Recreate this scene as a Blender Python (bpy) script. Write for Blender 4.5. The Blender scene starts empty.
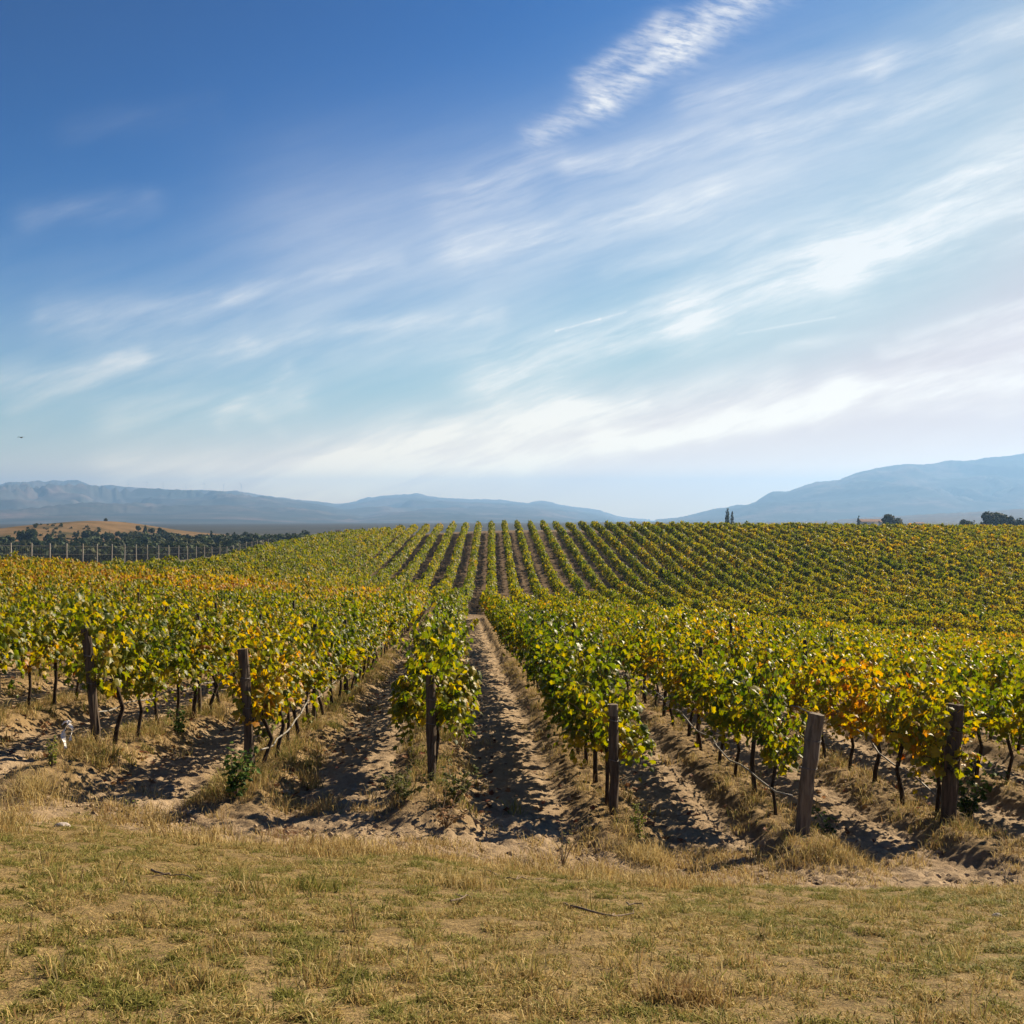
import bpy, math, random
import numpy as np
from mathutils import Vector

S = bpy.context.scene
COL = S.collection
RAD = math.radians

# ------------------------------------------------------------------ camera, sky, sun, exposure
cam_d = bpy.data.cameras.new("camera")
cam_d.sensor_width = 36.0
cam_d.lens = 36.0
cam_d.clip_start = 0.1
cam_d.clip_end = 60000.0
cam = bpy.data.objects.new("camera", cam_d)
COL.objects.link(cam)
cam.location = (0, 0, 0)
cam.rotation_euler = (RAD(90), 0, 0)
S.camera = cam

SUN_EL, SUN_AZ = RAD(31), RAD(50)          # azimuth clockwise from the view axis (+Y)
SKY_STRENGTH = 0.06
EXPOSURE = 1.3
S.view_settings.view_transform = 'Standard'
S.view_settings.look = 'None'
S.view_settings.gamma = 1.0
S.view_settings.use_curve_mapping = False
S.view_settings.exposure = EXPOSURE
S.cycles.use_denoising = True
S.cycles.max_bounces = 6
S.cycles.diffuse_bounces = 3
S.cycles.transmission_bounces = 4
S.cycles.volume_bounces = 0
S.cycles.use_adaptive_sampling = True
S.cycles.adaptive_threshold = 0.01


class NT:
    """small helper round a node tree"""
    def __init__(self, tree):
        self.t = tree
        tree.nodes.clear()

    def n(self, kind, **kw):
        nd = self.t.nodes.new(kind)
        ins = kw.pop('ins', {})
        for k, v in kw.items():
            setattr(nd, k, v)
        for k, v in ins.items():
            self.set(nd.inputs[k], v)
        return nd

    def set(self, sock, v):
        if isinstance(v, bpy.types.NodeSocket):
            self.t.links.new(v, sock)
        else:
            sock.default_value = v

    def m(self, op, a, b=0.0, c=0.0, clamp=False):
        nd = self.t.nodes.new('ShaderNodeMath')
        nd.operation = op
        nd.use_clamp = clamp
        for i, v in enumerate((a, b, c)):
            self.set(nd.inputs[i], v)
        return nd.outputs[0]

    def v(self, op, a, b=(0, 0, 0), out=0, scale=None):
        nd = self.t.nodes.new('ShaderNodeVectorMath')
        nd.operation = op
        self.set(nd.inputs[0], a)
        if scale is not None:
            self.set(nd.inputs[3], scale)
        else:
            self.set(nd.inputs[1], b)
        return nd.outputs[out]

    def noise(self, vec, scale, detail=4, rough=0.55, lac=2.0, dist=0.0):
        nd = self.n('ShaderNodeTexNoise')
        nd.inputs['Scale'].default_value = scale
        nd.inputs['Detail'].default_value = detail
        nd.inputs['Roughness'].default_value = rough
        nd.inputs['Lacunarity'].default_value = lac
        nd.inputs['Distortion'].default_value = dist
        if vec is not None:
            self.set(nd.inputs['Vector'], vec)
        return nd.outputs[0]

    def ramp(self, fac, stops, interp='LINEAR'):
        nd = self.t.nodes.new('ShaderNodeValToRGB')
        nd.color_ramp.interpolation = interp
        el = nd.color_ramp.elements
        while len(el) < len(stops):
            el.new(0.5)
        for e, (p, c) in zip(el, stops):
            e.position = p
            e.color = (c[0], c[1], c[2], 1.0)
        self.set(nd.inputs[0], fac)
        return nd.outputs[0]

    def mix(self, fac, a, b, blend='MIX'):
        nd = self.t.nodes.new('ShaderNodeMix')
        nd.data_type = 'RGBA'
        nd.blend_type = blend
        self.set(nd.inputs[0], fac)
        for i, v in ((6, a), (7, b)):
            if not isinstance(v, bpy.types.NodeSocket) and len(v) == 3:
                v = (*v, 1.0)
            self.set(nd.inputs[i], v)
        return nd.outputs[2]

    def remap(self, x, a, b, c=0.0, d=1.0, smooth=True):
        nd = self.t.nodes.new('ShaderNodeMapRange')
        nd.interpolation_type = 'SMOOTHSTEP' if smooth else 'LINEAR'
        self.set(nd.inputs[0], x)
        for i, v in enumerate((a, b, c, d)):
            nd.inputs[i + 1].default_value = v
        return nd.outputs[0]


W = bpy.data.worlds.new("World")
S.world = W
W.use_nodes = True
w = NT(W.node_tree)
sky = w.n('ShaderNodeTexSky', sky_type='NISHITA')
sky.sun_disc = False
sky.sun_elevation = SUN_EL
sky.sun_rotation = SUN_AZ
sky.altitude = 300
sky.air_density = 1.0
sky.dust_density = 0.6
sky.ozone_density = 2.0
tc = w.n('ShaderNodeTexCoord')
sep = w.n('ShaderNodeSeparateXYZ', ins={0: tc.outputs['Generated']})
dy = w.m('MAXIMUM', sep.outputs[1], 0.06)
uu = w.m('DIVIDE', sep.outputs[0], dy)
vv = w.m('DIVIDE', sep.outputs[2], dy)
uv = w.n('ShaderNodeCombineXYZ', ins={0: uu, 1: vv}).outputs[0]
front = w.remap(sep.outputs[1], 0.1, 0.45)
# cirrus: streak noise drawn out along the wind, and soft bands that say where it lies
rot = w.n('ShaderNodeMapping', vector_type='POINT', ins={'Vector': uv})
rot.inputs['Rotation'].default_value = (0, 0, RAD(-19))
wob = w.noise(uv, 2.3, 2)
wobv = w.v('SCALE', w.v('SUBTRACT', w.n('ShaderNodeTexNoise', ins={'Vector': uv, 'Scale': 5.0, 'Detail': 3.0}).outputs['Color'], (0.5, 0.5, 0.5)), scale=0.048)
st = w.v('MULTIPLY', w.v('ADD', rot.outputs[0], w.v('SCALE', wobv, scale=0.5)), (1.0, 7.5, 1.0))
n1 = w.noise(st, 5.0, 10, 0.66)
st2 = w.v('MULTIPLY', w.v('ADD', rot.outputs[0], w.v('SCALE', wobv, scale=0.7)), (1.0, 4.5, 1.0))
n2 = w.noise(st2, 15.0, 8, 0.68)
strk = w.m('MULTIPLY', w.remap(n1, 0.30, 0.66), w.remap(n2, 0.25, 0.70, 0.25, 1.0))
pw = w.v('ADD', uv, wobv)


def P(px, py):
    return ((px - 512) / 1024.0, (512 - py) / 1024.0, 0.0)


def band(a, b, hw, k, src=None):
    a, b = Vector(P(*a)), Vector(P(*b))
    d = b - a
    rel = w.v('SUBTRACT', src or pw, tuple(a))
    t = w.m('MULTIPLY', w.v('DOT_PRODUCT', rel, tuple(d), out=1), 1.0 / d.dot(d), clamp=True)
    off = w.v('SUBTRACT', rel, w.v('SCALE', tuple(d), scale=t))
    ln = w.m('MULTIPLY', w.v('LENGTH', off, out=1), 1024.0 / hw)
    g = w.m('POWER', 2.718, w.m('MULTIPLY', w.m('MULTIPLY', ln, ln), -1.0))
    return w.m('MULTIPLY', g, k)


def total(bands, src=None):
    acc = None
    for b in bands:
        x = band(*b, src=src)
        acc = x if acc is None else w.m('ADD', acc, x)
    return acc


streaks = total([
    ((1060, 20), (880, 58), 15, 0.60), ((880, 58), (690, 100), 17, 0.40),
    ((722, 130), (570, 168), 11, 0.50), ((560, 150), (470, 185), 16, 0.25),
    ((700, 200), (460, 250), 24, 0.42), ((1060, 150), (840, 262), 34, 0.75),
    ((840, 262), (690, 318), 30, 0.75), ((690, 318), (480, 380), 24, 0.69),
    ((1060, 205), (860, 262), 16, 0.45), ((1060, 350), (840, 392), 17, 0.94),
    ((840, 392), (600, 437), 15, 0.95), ((600, 437), (290, 490), 22, 0.88),
    ((770, 385), (560, 408), 20, 0.78), ((560, 408), (330, 465), 26, 0.95),
    ((1060, 322), (880, 352), 9, 0.75), ((400, 465), (120, 480), 22, 0.62),
    ((400, 262), (230, 300), 9, 0.34), ((150, 204), (30, 224), 14, 0.15),
    ((500, 318), (250, 345), 9, 0.33), ((140, 358), (-40, 384), 13, 0.40),
    ((300, 395), (120, 420), 22, 0.35), ((520, 185), (440, 200), 20, 0.25),
    ((90, 340), (480, 350), 26, 0.15), ((1060, 300), (900, 335), 8, 0.62), ((1060, 372), (700, 428), 11, 0.69), ((700, 428), (520, 468), 12, 0.62), ((640, 398), (430, 440), 10, 0.62), ((1060, 395), (820, 420), 9, 0.44), ((840, 410), (640, 440), 7, 0.50), ((300, 470), (200, 482), 9, 0.50), ((1060, 235), (900, 275), 9, 0.40), ((760, 240), (610, 270), 10, 0.30), ((960, 90), (760, 130), 24, 0.35), ((880, 330), (780, 352), 6, 0.44), ((240, 300), (40, 320), 16, 0.31), ((250, 345), (20, 400), 14, 0.28), ((210, 108), (80, 130), 18, 0.05),
])
tufts = total([((292, 372), (222, 418), 9, .55), ((305, 398), (262, 412), 7, .65), ((262, 412), (285, 432), 8, .5)])
# the ribbed plume at the top of the picture
ripm = w.n('ShaderNodeMapping', ins={'Vector': w.v('ADD', uv, w.v('SCALE', wobv, scale=0.25))})
ripm.inputs['Rotation'].default_value = (0, 0, RAD(12))
rip = w.noise(w.v('MULTIPLY', ripm.outputs[0], (1.0, 3.4, 1.0)), 38.0, 4, 0.6)
pl2 = w.v('ADD', uv, w.v('SCALE', wobv, scale=0.45))
plume = total([((775, -25), (680, 42), 22, .72), ((680, 42), (600, 100), 17, .66), ((600, 100), (535, 138), 13, .40),
               ((660, 20), (580, 80), 11, .45)], src=pl2)
plume = w.m('MULTIPLY', plume, w.remap(rip, 0.26, 0.72, 0.15, 1.0))
trails = w.m('MULTIPLY', w.remap(n2, 0.35, 0.6, 0.15, 0.9), total([((626, 312), (600, 319), 1.2, .2), ((600, 319), (556, 331), 1.1, .45), ((835, 317), (738, 334), 1.1, .22)], src=uv))
veil = total([((1150, 70), (800, 190), 150, .38), ((1150, 320), (520, 350), 110, .08), ((720, 190), (330, 250), 95, .30), ((480, 330), (-50, 370), 110, .20),
              ((1100, 490), (150, 515), 60, .36)], src=uv)
veil = w.m('MULTIPLY', veil, w.remap(n1, 0.1, 0.8, 0.55, 1.1))
cm = w.m('MULTIPLY', streaks, w.m('ADD', w.m('MULTIPLY', strk, 0.74), 0.17))
cm = w.m('ADD', cm, w.m('MULTIPLY', tufts, w.remap(n2, 0.3, 0.7, 0.2, 1.0)))
cm = w.m('ADD', cm, w.m('ADD', plume, trails))
cm = w.m('ADD', cm, veil)
cm = w.m('MULTIPLY', cm, front)
cm = w.m('MINIMUM', cm, 0.88)
CLOUD = 6.2
PIV = 5.5
skycol = w.v('SCALE', sky.outputs[0], scale=1.0 / PIV)
sr_ = w.n('ShaderNodeSeparateXYZ', ins={0: skycol})
skycol = w.n('ShaderNodeCombineXYZ', ins={0: w.m('POWER', sr_.outputs[0], 2.9), 1: w.m('POWER', sr_.outputs[1], 1.95), 2: w.m('POWER', sr_.outputs[2], 1.85)}).outputs[0]
skycol = w.v('MULTIPLY', skycol, (PIV * 0.62, PIV * 0.505, PIV * 0.63))
sc_ = w.n('ShaderNodeSeparateXYZ', ins={0: skycol})
skycol = w.n('ShaderNodeCombineXYZ', ins={0: w.m('SMOOTH_MIN', sc_.outputs[0], 3.7, 2.5), 1: w.m('SMOOTH_MIN', sc_.outputs[1], 3.2, 2.5),
                                          2: w.m('SMOOTH_MIN', sc_.outputs[2], 3.5, 2.2)}).outputs[0]
skycol = w.n('ShaderNodeHueSaturation', ins={'Saturation': 1.12, 'Value': 1.0, 'Color': skycol}).outputs[0]
fin = w.mix(cm, skycol, (CLOUD, CLOUD * 0.985, CLOUD * 0.965))
# low sky: brighter and warmer towards the horizon
vz = w.m('MAXIMUM', sep.outputs[2], 0.004)
comp = w.m('POWER', 2.718, w.m('MULTIPLY', w.m('MINIMUM', w.m('DIVIDE', 0.061, vz), 1.4), 0.40))
warm = w.m('POWER', 2.718, w.m('MULTIPLY', vz, -15.0))
fin = w.v('SCALE', fin, scale=comp)
fin = w.mix(warm, fin, w.v('MULTIPLY', fin, (1.75, 1.20, 0.34)))
bg = w.n('ShaderNodeBackground', ins={'Color': fin, 'Strength': SKY_STRENGTH})
wo = w.n('ShaderNodeOutputWorld', ins={0: bg.outputs[0]})

sd = bpy.data.lights.new("sun", 'SUN')
sd.energy = 5.0
sd.angle = RAD(0.53)
sd.color = (1.0, 0.83, 0.60)
sun = bpy.data.objects.new("sun", sd)
COL.objects.link(sun)
sdir = Vector((math.cos(SUN_EL) * math.sin(SUN_AZ), math.cos(SUN_EL) * math.cos(SUN_AZ), math.sin(SUN_EL)))
sun.rotation_euler = (-sdir).to_track_quat('-Z', 'Y').to_euler()
sun.location = sdir * 50

# ------------------------------------------------------------------ helpers
random.seed(11)
rng = np.random.default_rng(7)


def tag(o, label=None, cat=None, group=None, kind=None):
    if label:
        o['label'] = label
    if cat:
        o['category'] = cat
    if group:
        o['group'] = group
    if kind:
        o['kind'] = kind
    return o


def empty(name, loc, rz=0.0):
    o = bpy.data.objects.new(name, None)
    o.empty_display_size = 0.2
    COL.objects.link(o)
    o.location = loc
    o.rotation_euler = (0, 0, rz)
    return o


def mesh_np(name, V, F, mats=(), attrs=None, fmat=None, smooth=False):
    """V (n,3); F: (m,3) or (m,4) array, or a list of such arrays"""
    me = bpy.data.meshes.new(name)
    Fs = F if isinstance(F, list) else [F]
    Fs = [np.asarray(f, dtype=np.int32) for f in Fs if len(f)]
    me.vertices.add(len(V))
    me.vertices.foreach_set('co', np.asarray(V, dtype=np.float32).ravel())
    loops = np.concatenate([f.ravel() for f in Fs])
    tot = np.concatenate([np.full(len(f), f.shape[1], dtype=np.int32) for f in Fs])
    start = np.concatenate([[0], np.cumsum(tot)[:-1]]).astype(np.int32)
    me.loops.add(len(loops))
    me.loops.foreach_set('vertex_index', loops)
    me.polygons.add(len(tot))
    me.polygons.foreach_set('loop_start', start)
    me.polygons.foreach_set('loop_total', tot)
    if fmat is not None:
        me.polygons.foreach_set('material_index', np.asarray(fmat, dtype=np.int32))
    me.polygons.foreach_set('use_smooth', np.full(len(tot), bool(smooth)))
    for m in mats:
        me.materials.append(m)
    for k, a in (attrs or {}).items():
        a = np.asarray(a, dtype=np.float32)
        if a.ndim == 1:
            at = me.attributes.new(k, 'FLOAT', 'POINT')
            at.data.foreach_set('value', a)
        else:
            at = me.attributes.new(k, 'FLOAT_COLOR', 'POINT')
            if a.shape[1] == 3:
                a = np.concatenate([a, np.ones((len(a), 1), np.float32)], 1)
            at.data.foreach_set('color', a.ravel())
    me.update(calc_edges=True)
    me.validate()
    return me


def link(name, me, parent=None, loc=(0, 0, 0)):
    o = bpy.data.objects.new(name, me)
    COL.objects.link(o)
    o.location = loc
    if parent is not None:
        o.parent = parent
    return o


def tube(pts, rad, sides=6, caps=True):
    """(V, list of faces) of a tapering tube"""
    pts = [Vector(p) for p in pts]
    n = len(pts)
    if not hasattr(rad, '__len__'):
        rad = [rad] * n
    V, Q, T = [], [], []
    ref = Vector((0.37, 0.91, 0.18)).normalized()
    for i, p in enumerate(pts):
        d = (pts[min(i + 1, n - 1)] - pts[max(i - 1, 0)]).normalized()
        a = d.cross(ref)
        if a.length < 1e-3:
            a = d.cross(Vector((1, 0, 0)))
        a.normalize()
        b = d.cross(a)
        for s in range(sides):
            an = 2 * math.pi * s / sides
            V.append(p + (a * math.cos(an) + b * math.sin(an)) * rad[i])
    for i in range(n - 1):
        for s in range(sides):
            s2 = (s + 1) % sides
            Q.append((i * sides + s, i * sides + s2, (i + 1) * sides + s2, (i + 1) * sides + s))
    if caps:
        V.append(pts[0]); V.append(pts[-1])
        c0, c1 = n * sides, n * sides + 1
        for s in range(sides):
            s2 = (s + 1) % sides
            T.append((c0, s2, s))
            T.append((c1, (n - 1) * sides + s, (n - 1) * sides + s2))
    return np.array([tuple(v) for v in V]), Q, T


class MB:
    def __init__(self):
        self.V, self.Q, self.T, self.n = [], [], [], 0

    def add(self, V, Q=(), T=()):
        V = np.asarray(V, dtype=float)
        self.V.append(V)
        if len(Q):
            self.Q.append(np.asarray(Q) + self.n)
        if len(T):
            self.T.append(np.asarray(T) + self.n)
        self.n += len(V)
        return self

    def tube(self, pts, rad, sides=6, caps=True):
        return self.add(*tube(pts, rad, sides, caps))

    def box(self, c, s, rz=0.0):
        x, y, z = s[0] / 2, s[1] / 2, s[2] / 2
        V = np.array([(-x, -y, -z), (x, -y, -z), (x, y, -z), (-x, y, -z), (-x, -y, z), (x, -y, z), (x, y, z), (-x, y, z)], float)
        ca, sa = math.cos(rz), math.sin(rz)
        V = np.stack([V[:, 0] * ca - V[:, 1] * sa, V[:, 0] * sa + V[:, 1] * ca, V[:, 2]], 1) + np.array(c)
        return self.add(V, [(0, 3, 2, 1), (4, 5, 6, 7), (0, 1, 5, 4), (1, 2, 6, 5), (2, 3, 7, 6), (3, 0, 4, 7)])

    def build(self, name, mat, parent=None, smooth=False, attrs=None, loc=(0, 0, 0)):
        F = []
        if self.Q:
            F.append(np.concatenate(self.Q))
        if self.T:
            F.append(np.concatenate(self.T))
        me = mesh_np(name, np.concatenate(self.V), F, [mat] if mat else [], attrs, None, smooth)
        return link(name, me, parent, loc)


def hash2(ix, iy, seed):
    h = (ix.astype(np.int64) * 374761393 + iy.astype(np.int64) * 668265263 + seed * 1442695041) & 0x7fffffff
    h = ((h ^ (h >> 13)) * 1274126177) & 0x7fffffff
    h = (h ^ (h >> 16)) & 0xffffff
    return h / float(0xffffff)


def vnoise(x, y, seed=0):
    x = np.asarray(x, float); y = np.asarray(y, float)
    ix, iy = np.floor(x), np.floor(y)
    fx, fy = x - ix, y - iy
    fx = fx * fx * (3 - 2 * fx); fy = fy * fy * (3 - 2 * fy)
    a, b = hash2(ix, iy, seed), hash2(ix + 1, iy, seed)
    c, d = hash2(ix, iy + 1, seed), hash2(ix + 1, iy + 1, seed)
    return (a * (1 - fx) + b * fx) * (1 - fy) + (c * (1 - fx) + d * fx) * fy


def fbm(x, y, oct=4, seed=0, gain=0.5):
    s, a, t = 0.0, 1.0, 0.0
    for o in range(oct):
        s = s + a * vnoise(x * 2 ** o + 17.3 * o, y * 2 ** o - 9.1 * o, seed + o)
        t += a
        a *= gain
    return s / t


def sstep(a, b, x):
    t = np.clip((np.asarray(x, float) - a) / (b - a), 0, 1)
    return t * t * (3 - 2 * t)


# ------------------------------------------------------------------ terrain
TY = np.array([2, 4, 6, 8, 9.5, 10.5, 13, 18, 25, 40, 60, 75, 88, 100, 120, 150, 181, 200, 260, 700])
TU = np.array([-0.62, -0.5, -0.25, -0.12, 0.0, 0.25, 0.5, 0.62])
TZ = np.array([
    [-1.70, -1.85, -2.12, -2.50, -2.80, -2.95, -3.00, -3.3, -3.75, -4.4, -4.8, -5.1, -5.9, -7.0, -9.0, -11., -13, -14., -17, -17],
    [-1.70, -1.90, -2.22, -2.62, -2.92, -3.10, -3.18, -3.5, -3.9, -4.5, -4.9, -5.1, -5.6, -6.4, -8.0, -10., -12, -13., -17, -17],
    [-1.72, -1.95, -2.33, -2.78, -3.14, -3.42, -3.54, -3.95, -4.45, -5.2, -6.2, -6.8, -7.1, -7.0, -6.5, -6.2, -7.2, -8.5, -14, -17],
    [-1.73, -1.98, -2.40, -2.86, -3.20, -3.45, -3.50, -3.95, -4.5, -5.4, -6.6, -7.5, -8.1, -8.4, -7.7, -6.0, -4.6, -4.9, -9, -16],
    [-1.74, -2.00, -2.45, -2.95, -3.36, -3.64, -3.75, -4.05, -4.5, -5.6, -7.0, -8.0, -8.7, -9.1, -8.2, -5.9, -3.75, -3.6, -7, -15],
    [-1.76, -2.05, -2.52, -3.08, -3.50, -3.86, -4.16, -4.4, -4.85, -6.4, -8.4, -9.6, -10.2, -10.4, -9.4, -6.5, -4.0, -3.9, -7, -14],
    [-1.78, -2.08, -2.55, -3.10, -3.52, -3.90, -4.25, -4.7, -5.4, -7.6, -9.9, -11., -11.6, -11.6, -10.2, -7.0, -4.4, -4.2, -7.5, -13],
    [-1.78, -2.08, -2.55, -3.10, -3.52, -3.90, -4.25, -4.8, -5.7, -8.0, -10.4, -11.6, -12.2, -12.2, -10.6, -7.2, -4.5, -4.3, -7.5, -13],
])


def tangents(x, z):
    d = np.diff(z) / np.diff(x)
    m = np.zeros_like(z)
    m[0], m[-1] = d[0], d[-1]
    for i in range(1, len(z) - 1):
        h0, h1 = x[i] - x[i - 1], x[i + 1] - x[i]
        m[i] = (d[i - 1] * h1 + d[i] * h0) / (h0 + h1)
    return m


LX = np.log(TY)
TM = np.array([tangents(LX, z) for z in TZ])


def base_z(X, Y):
    X = np.asarray(X, float); Y = np.asarray(Y, float)
    X, Y = np.broadcast_arrays(X, Y)
    Yc = np.maximum(Y, 3.0)
    u = np.clip(X / Yc, TU[0] + 1e-6, TU[-1] - 1e-6)
    lx = np.log(np.clip(Y, 2.0, 699.9))
    i = np.clip(np.searchsorted(LX, lx, side='right') - 1, 0, len(LX) - 2)
    h = LX[i + 1] - LX[i]
    t = (lx - LX[i]) / h
    h00, h10 = 2 * t**3 - 3 * t**2 + 1, t**3 - 2 * t**2 + t
    h01, h11 = -2 * t**3 + 3 * t**2, t**3 - t**2
    j = np.clip(np.searchsorted(TU, u, side='right') - 1, 0, len(TU) - 2)

    def row(jj):
        jj = np.clip(jj, 0, len(TU) - 1)
        return h00 * TZ[jj, i] + h10 * h * TM[jj, i] + h01 * TZ[jj, i + 1] + h11 * h * TM[jj, i + 1]
    z0, z1, z2, z3 = row(j - 1), row(j), row(j + 1), row(j + 2)
    u0, u1, u2, u3 = TU[np.clip(j - 1, 0, 7)], TU[j], TU[j + 1], TU[np.clip(j + 2, 0, 7)]
    s = (u - u1) / (u2 - u1)
    m1 = (z2 - z0) / np.maximum(u2 - u0, 1e-6) * (u2 - u1)
    m2 = (z3 - z1) / np.maximum(u3 - u1, 1e-6) * (u2 - u1)
    z = (2 * s**3 - 3 * s**2 + 1) * z1 + (s**3 - 2 * s**2 + s) * m1 + (-2 * s**3 + 3 * s**2) * z2 + (s**3 - s**2) * m2
    # the plain falls away into the far valley
    far = np.maximum(Y - 700, 0)
    z = z - far * 0.0078 * (1 - np.exp(-far / 900.0))
    return z


K_NEAR, X0_NEAR, SP = -0.05, -0.36, 2.27
K_FAR, X0_FAR, SPF = -0.02, 0.0, 2.28
ROW_START = {-3: 13.9, -2: 13.85, -1: 12.9, 0: 12.9, 1: 12.75, 2: 12.65, 3: 13.6}
NEAR_END, FAR_0, FAR_1 = 75.0, 84.0, 184.0
LEFT_EDGE = -34.0


def row_start(i):
    return ROW_START.get(int(i), 13.6 if i < 0 else 13.1 + 0.25 * math.sin(i * 2.1))


def ground_z(X, Y):
    """ground with the ridges under the rows, without clods"""
    X = np.asarray(X, float); Y = np.asarray(Y, float)
    X, Y = np.broadcast_arrays(X, Y)
    z = base_z(X, Y)
    x0 = (X - K_NEAR * Y - X0_NEAR) / SP
    d = (x0 - np.round(x0)) * SP
    near = sstep(10.9, 12.2, Y) * (1 - sstep(NEAR_END, NEAR_END + 3, Y)) * sstep(LEFT_EDGE - 1, LEFT_EDGE, X)
    wob = 0.75 + 0.5 * vnoise(np.round(x0) * 7.7, Y * 0.8, 5)
    edge = 0.42 + 0.10 * (vnoise(Y * 1.7, np.round(x0) * 3.1, 8) - 0.5)
    berm = 0.21 * wob * (1 - sstep(edge - 0.22, edge + 0.22, np.abs(d)))
    crown = 0.05 * np.exp(-((np.abs(d) - SP / 2) / 0.45) ** 2)
    z = z + near * (berm + crown - 0.05)
    f0 = (X - K_FAR * Y - X0_FAR) / SPF
    df = (f0 - np.round(f0)) * SPF
    farm = sstep(FAR_0 - 2, FAR_0, Y) * (1 - sstep(FAR_1, FAR_1 + 3, Y)) * sstep(LEFT_EDGE - 1, LEFT_EDGE, X)
    z = z + farm * 0.12 * np.exp(-(df / 0.4) ** 2)
    return z


def gz(x, y):
    return float(ground_z(np.array([x]), np.array([y]))[0])


def grass_mask(X, Y):
    u = X / np.maximum(Y, 2)
    e = 10.25 + 0.25 * np.sin(u * 9.0) + 2.6 * (fbm(X * 0.8, Y * 0.8, 3, 31) - 0.5)
    return 1 - sstep(-0.5, 0.5, Y - e)


# ------------------------------------------------------------------ materials
def new_mat(name):
    m = bpy.data.materials.new(name)
    m.use_nodes = True
    return m, NT(m.node_tree)


def princ(nt, col, rough=0.9, spec=0.2, bump=None, bstr=0.4, bdist=0.02):
    p = nt.n('ShaderNodeBsdfPrincipled')
    if not isinstance(col, bpy.types.NodeSocket):
        col = (*col, 1.0)
    nt.set(p.inputs['Base Color'], col)
    nt.set(p.inputs['Roughness'], rough)
    p.inputs['Specular IOR Level'].default_value = spec
    if bump is not None:
        b = nt.n('ShaderNodeBump', ins={'Height': bump, 'Strength': bstr, 'Distance': bdist})
        nt.set(p.inputs['Normal'], b.outputs[0])
    return p


def finish(nt, shader):
    nt.n('ShaderNodeOutputMaterial', ins={0: shader})


def simple(name, c1, c2, scale, rough=0.85, spec=0.2, stretch=(1, 1, 1), bstr=0.4, bdist=0.01):
    m, nt = new_mat(name)
    co = nt.v('MULTIPLY', nt.n('ShaderNodeTexCoord').outputs['Object'], stretch)
    n = nt.noise(co, scale, 6, 0.65)
    col = nt.mix(nt.remap(n, 0.3, 0.7), c1, c2)
    finish(nt, princ(nt, col, rough, spec, n, bstr, bdist).outputs[0])
    return m


# ground
MG, nt = new_mat("ground_soil")
geo = nt.n('ShaderNodeNewGeometry')
pos = geo.outputs['Position']
ga = nt.n('ShaderNodeAttribute', attribute_name='grass').outputs['Fac']
ra = nt.n('ShaderNodeAttribute', attribute_name='ridge').outputs['Fac']
fa = nt.n('ShaderNodeAttribute', attribute_name='far').outputs['Fac']
na = nt.noise(pos, 0.9, 6, 0.6)
nb = nt.noise(pos, 9.0, 5, 0.65)
nc = nt.noise(pos, 45.0, 4, 0.7)
soil = nt.ramp(nt.m('ADD', nt.m('MULTIPLY', na, 0.55), nt.m('MULTIPLY', nb, 0.45)),
               [(0.30, (.15, .105, .062)), (0.46, (.27, .20, .125)), (0.60, (.36, .275, .18)), (0.8, (.44, .35, .25))])
soil = nt.mix(nt.remap(nc, 0.35, 0.62, 0.35, 0.0), soil, (.16, .105, .06))
turf = nt.ramp(nt.m('ADD', nt.m('MULTIPLY', na, 0.5), nt.m('MULTIPLY', nb, 0.5)),
               [(0.34, (.11, .085, .035)), (0.5, (.22, .155, .065)), (0.66, (.33, .24, .115))])
litter = nt.ramp(nb, [(0.35, (.11, .075, .035)), (0.6, (.24, .165, .075)), (0.75, (.30, .22, .11))])
fb = nt.noise(pos, 0.012, 5, 0.6)
farc = nt.ramp(fb, [(0.38, (.13, .12, .055)), (0.5, (.24, .19, .10)), (0.6, (.31, .25, .14)), (0.7, (.17, .15, .07))])
c = nt.mix(nt.m('MULTIPLY', ra, 0.85), soil, litter)
nd = nt.noise(pos, 24.0, 4, 0.7)
turf = nt.mix(nt.remap(nd, 0.42, 0.60, 0.75, 0.0), turf, (.085, .06, .028))
nf = nt.noise(pos, 110.0, 3, 0.7)
turf = nt.mix(nt.remap(nf, 0.5, 0.68, 0.0, 0.6), turf, (.40, .29, .14))
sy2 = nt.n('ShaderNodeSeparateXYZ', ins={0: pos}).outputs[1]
c = nt.mix(nt.remap(sy2, 62, 90, 0.0, 0.85), c, (.088, .058, .033))  # darker earth in the far block, also standing in for shade between its rows
c = nt.mix(ga, c, turf)
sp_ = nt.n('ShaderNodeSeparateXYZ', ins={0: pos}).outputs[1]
farc = nt.mix(nt.remap(sp_, 260, 900, 0.0, 0.9), farc, (.012, .021, .032))  # far plain coloured dark blue with distance, painted in for haze
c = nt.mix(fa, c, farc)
hgt = nt.m('ADD', nt.m('MULTIPLY', nb, 0.6), nt.m('MULTIPLY', nc, 0.55))
finish(nt, princ(nt, c, 0.95, 0.1, hgt, 0.9, 0.04).outputs[0])


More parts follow.
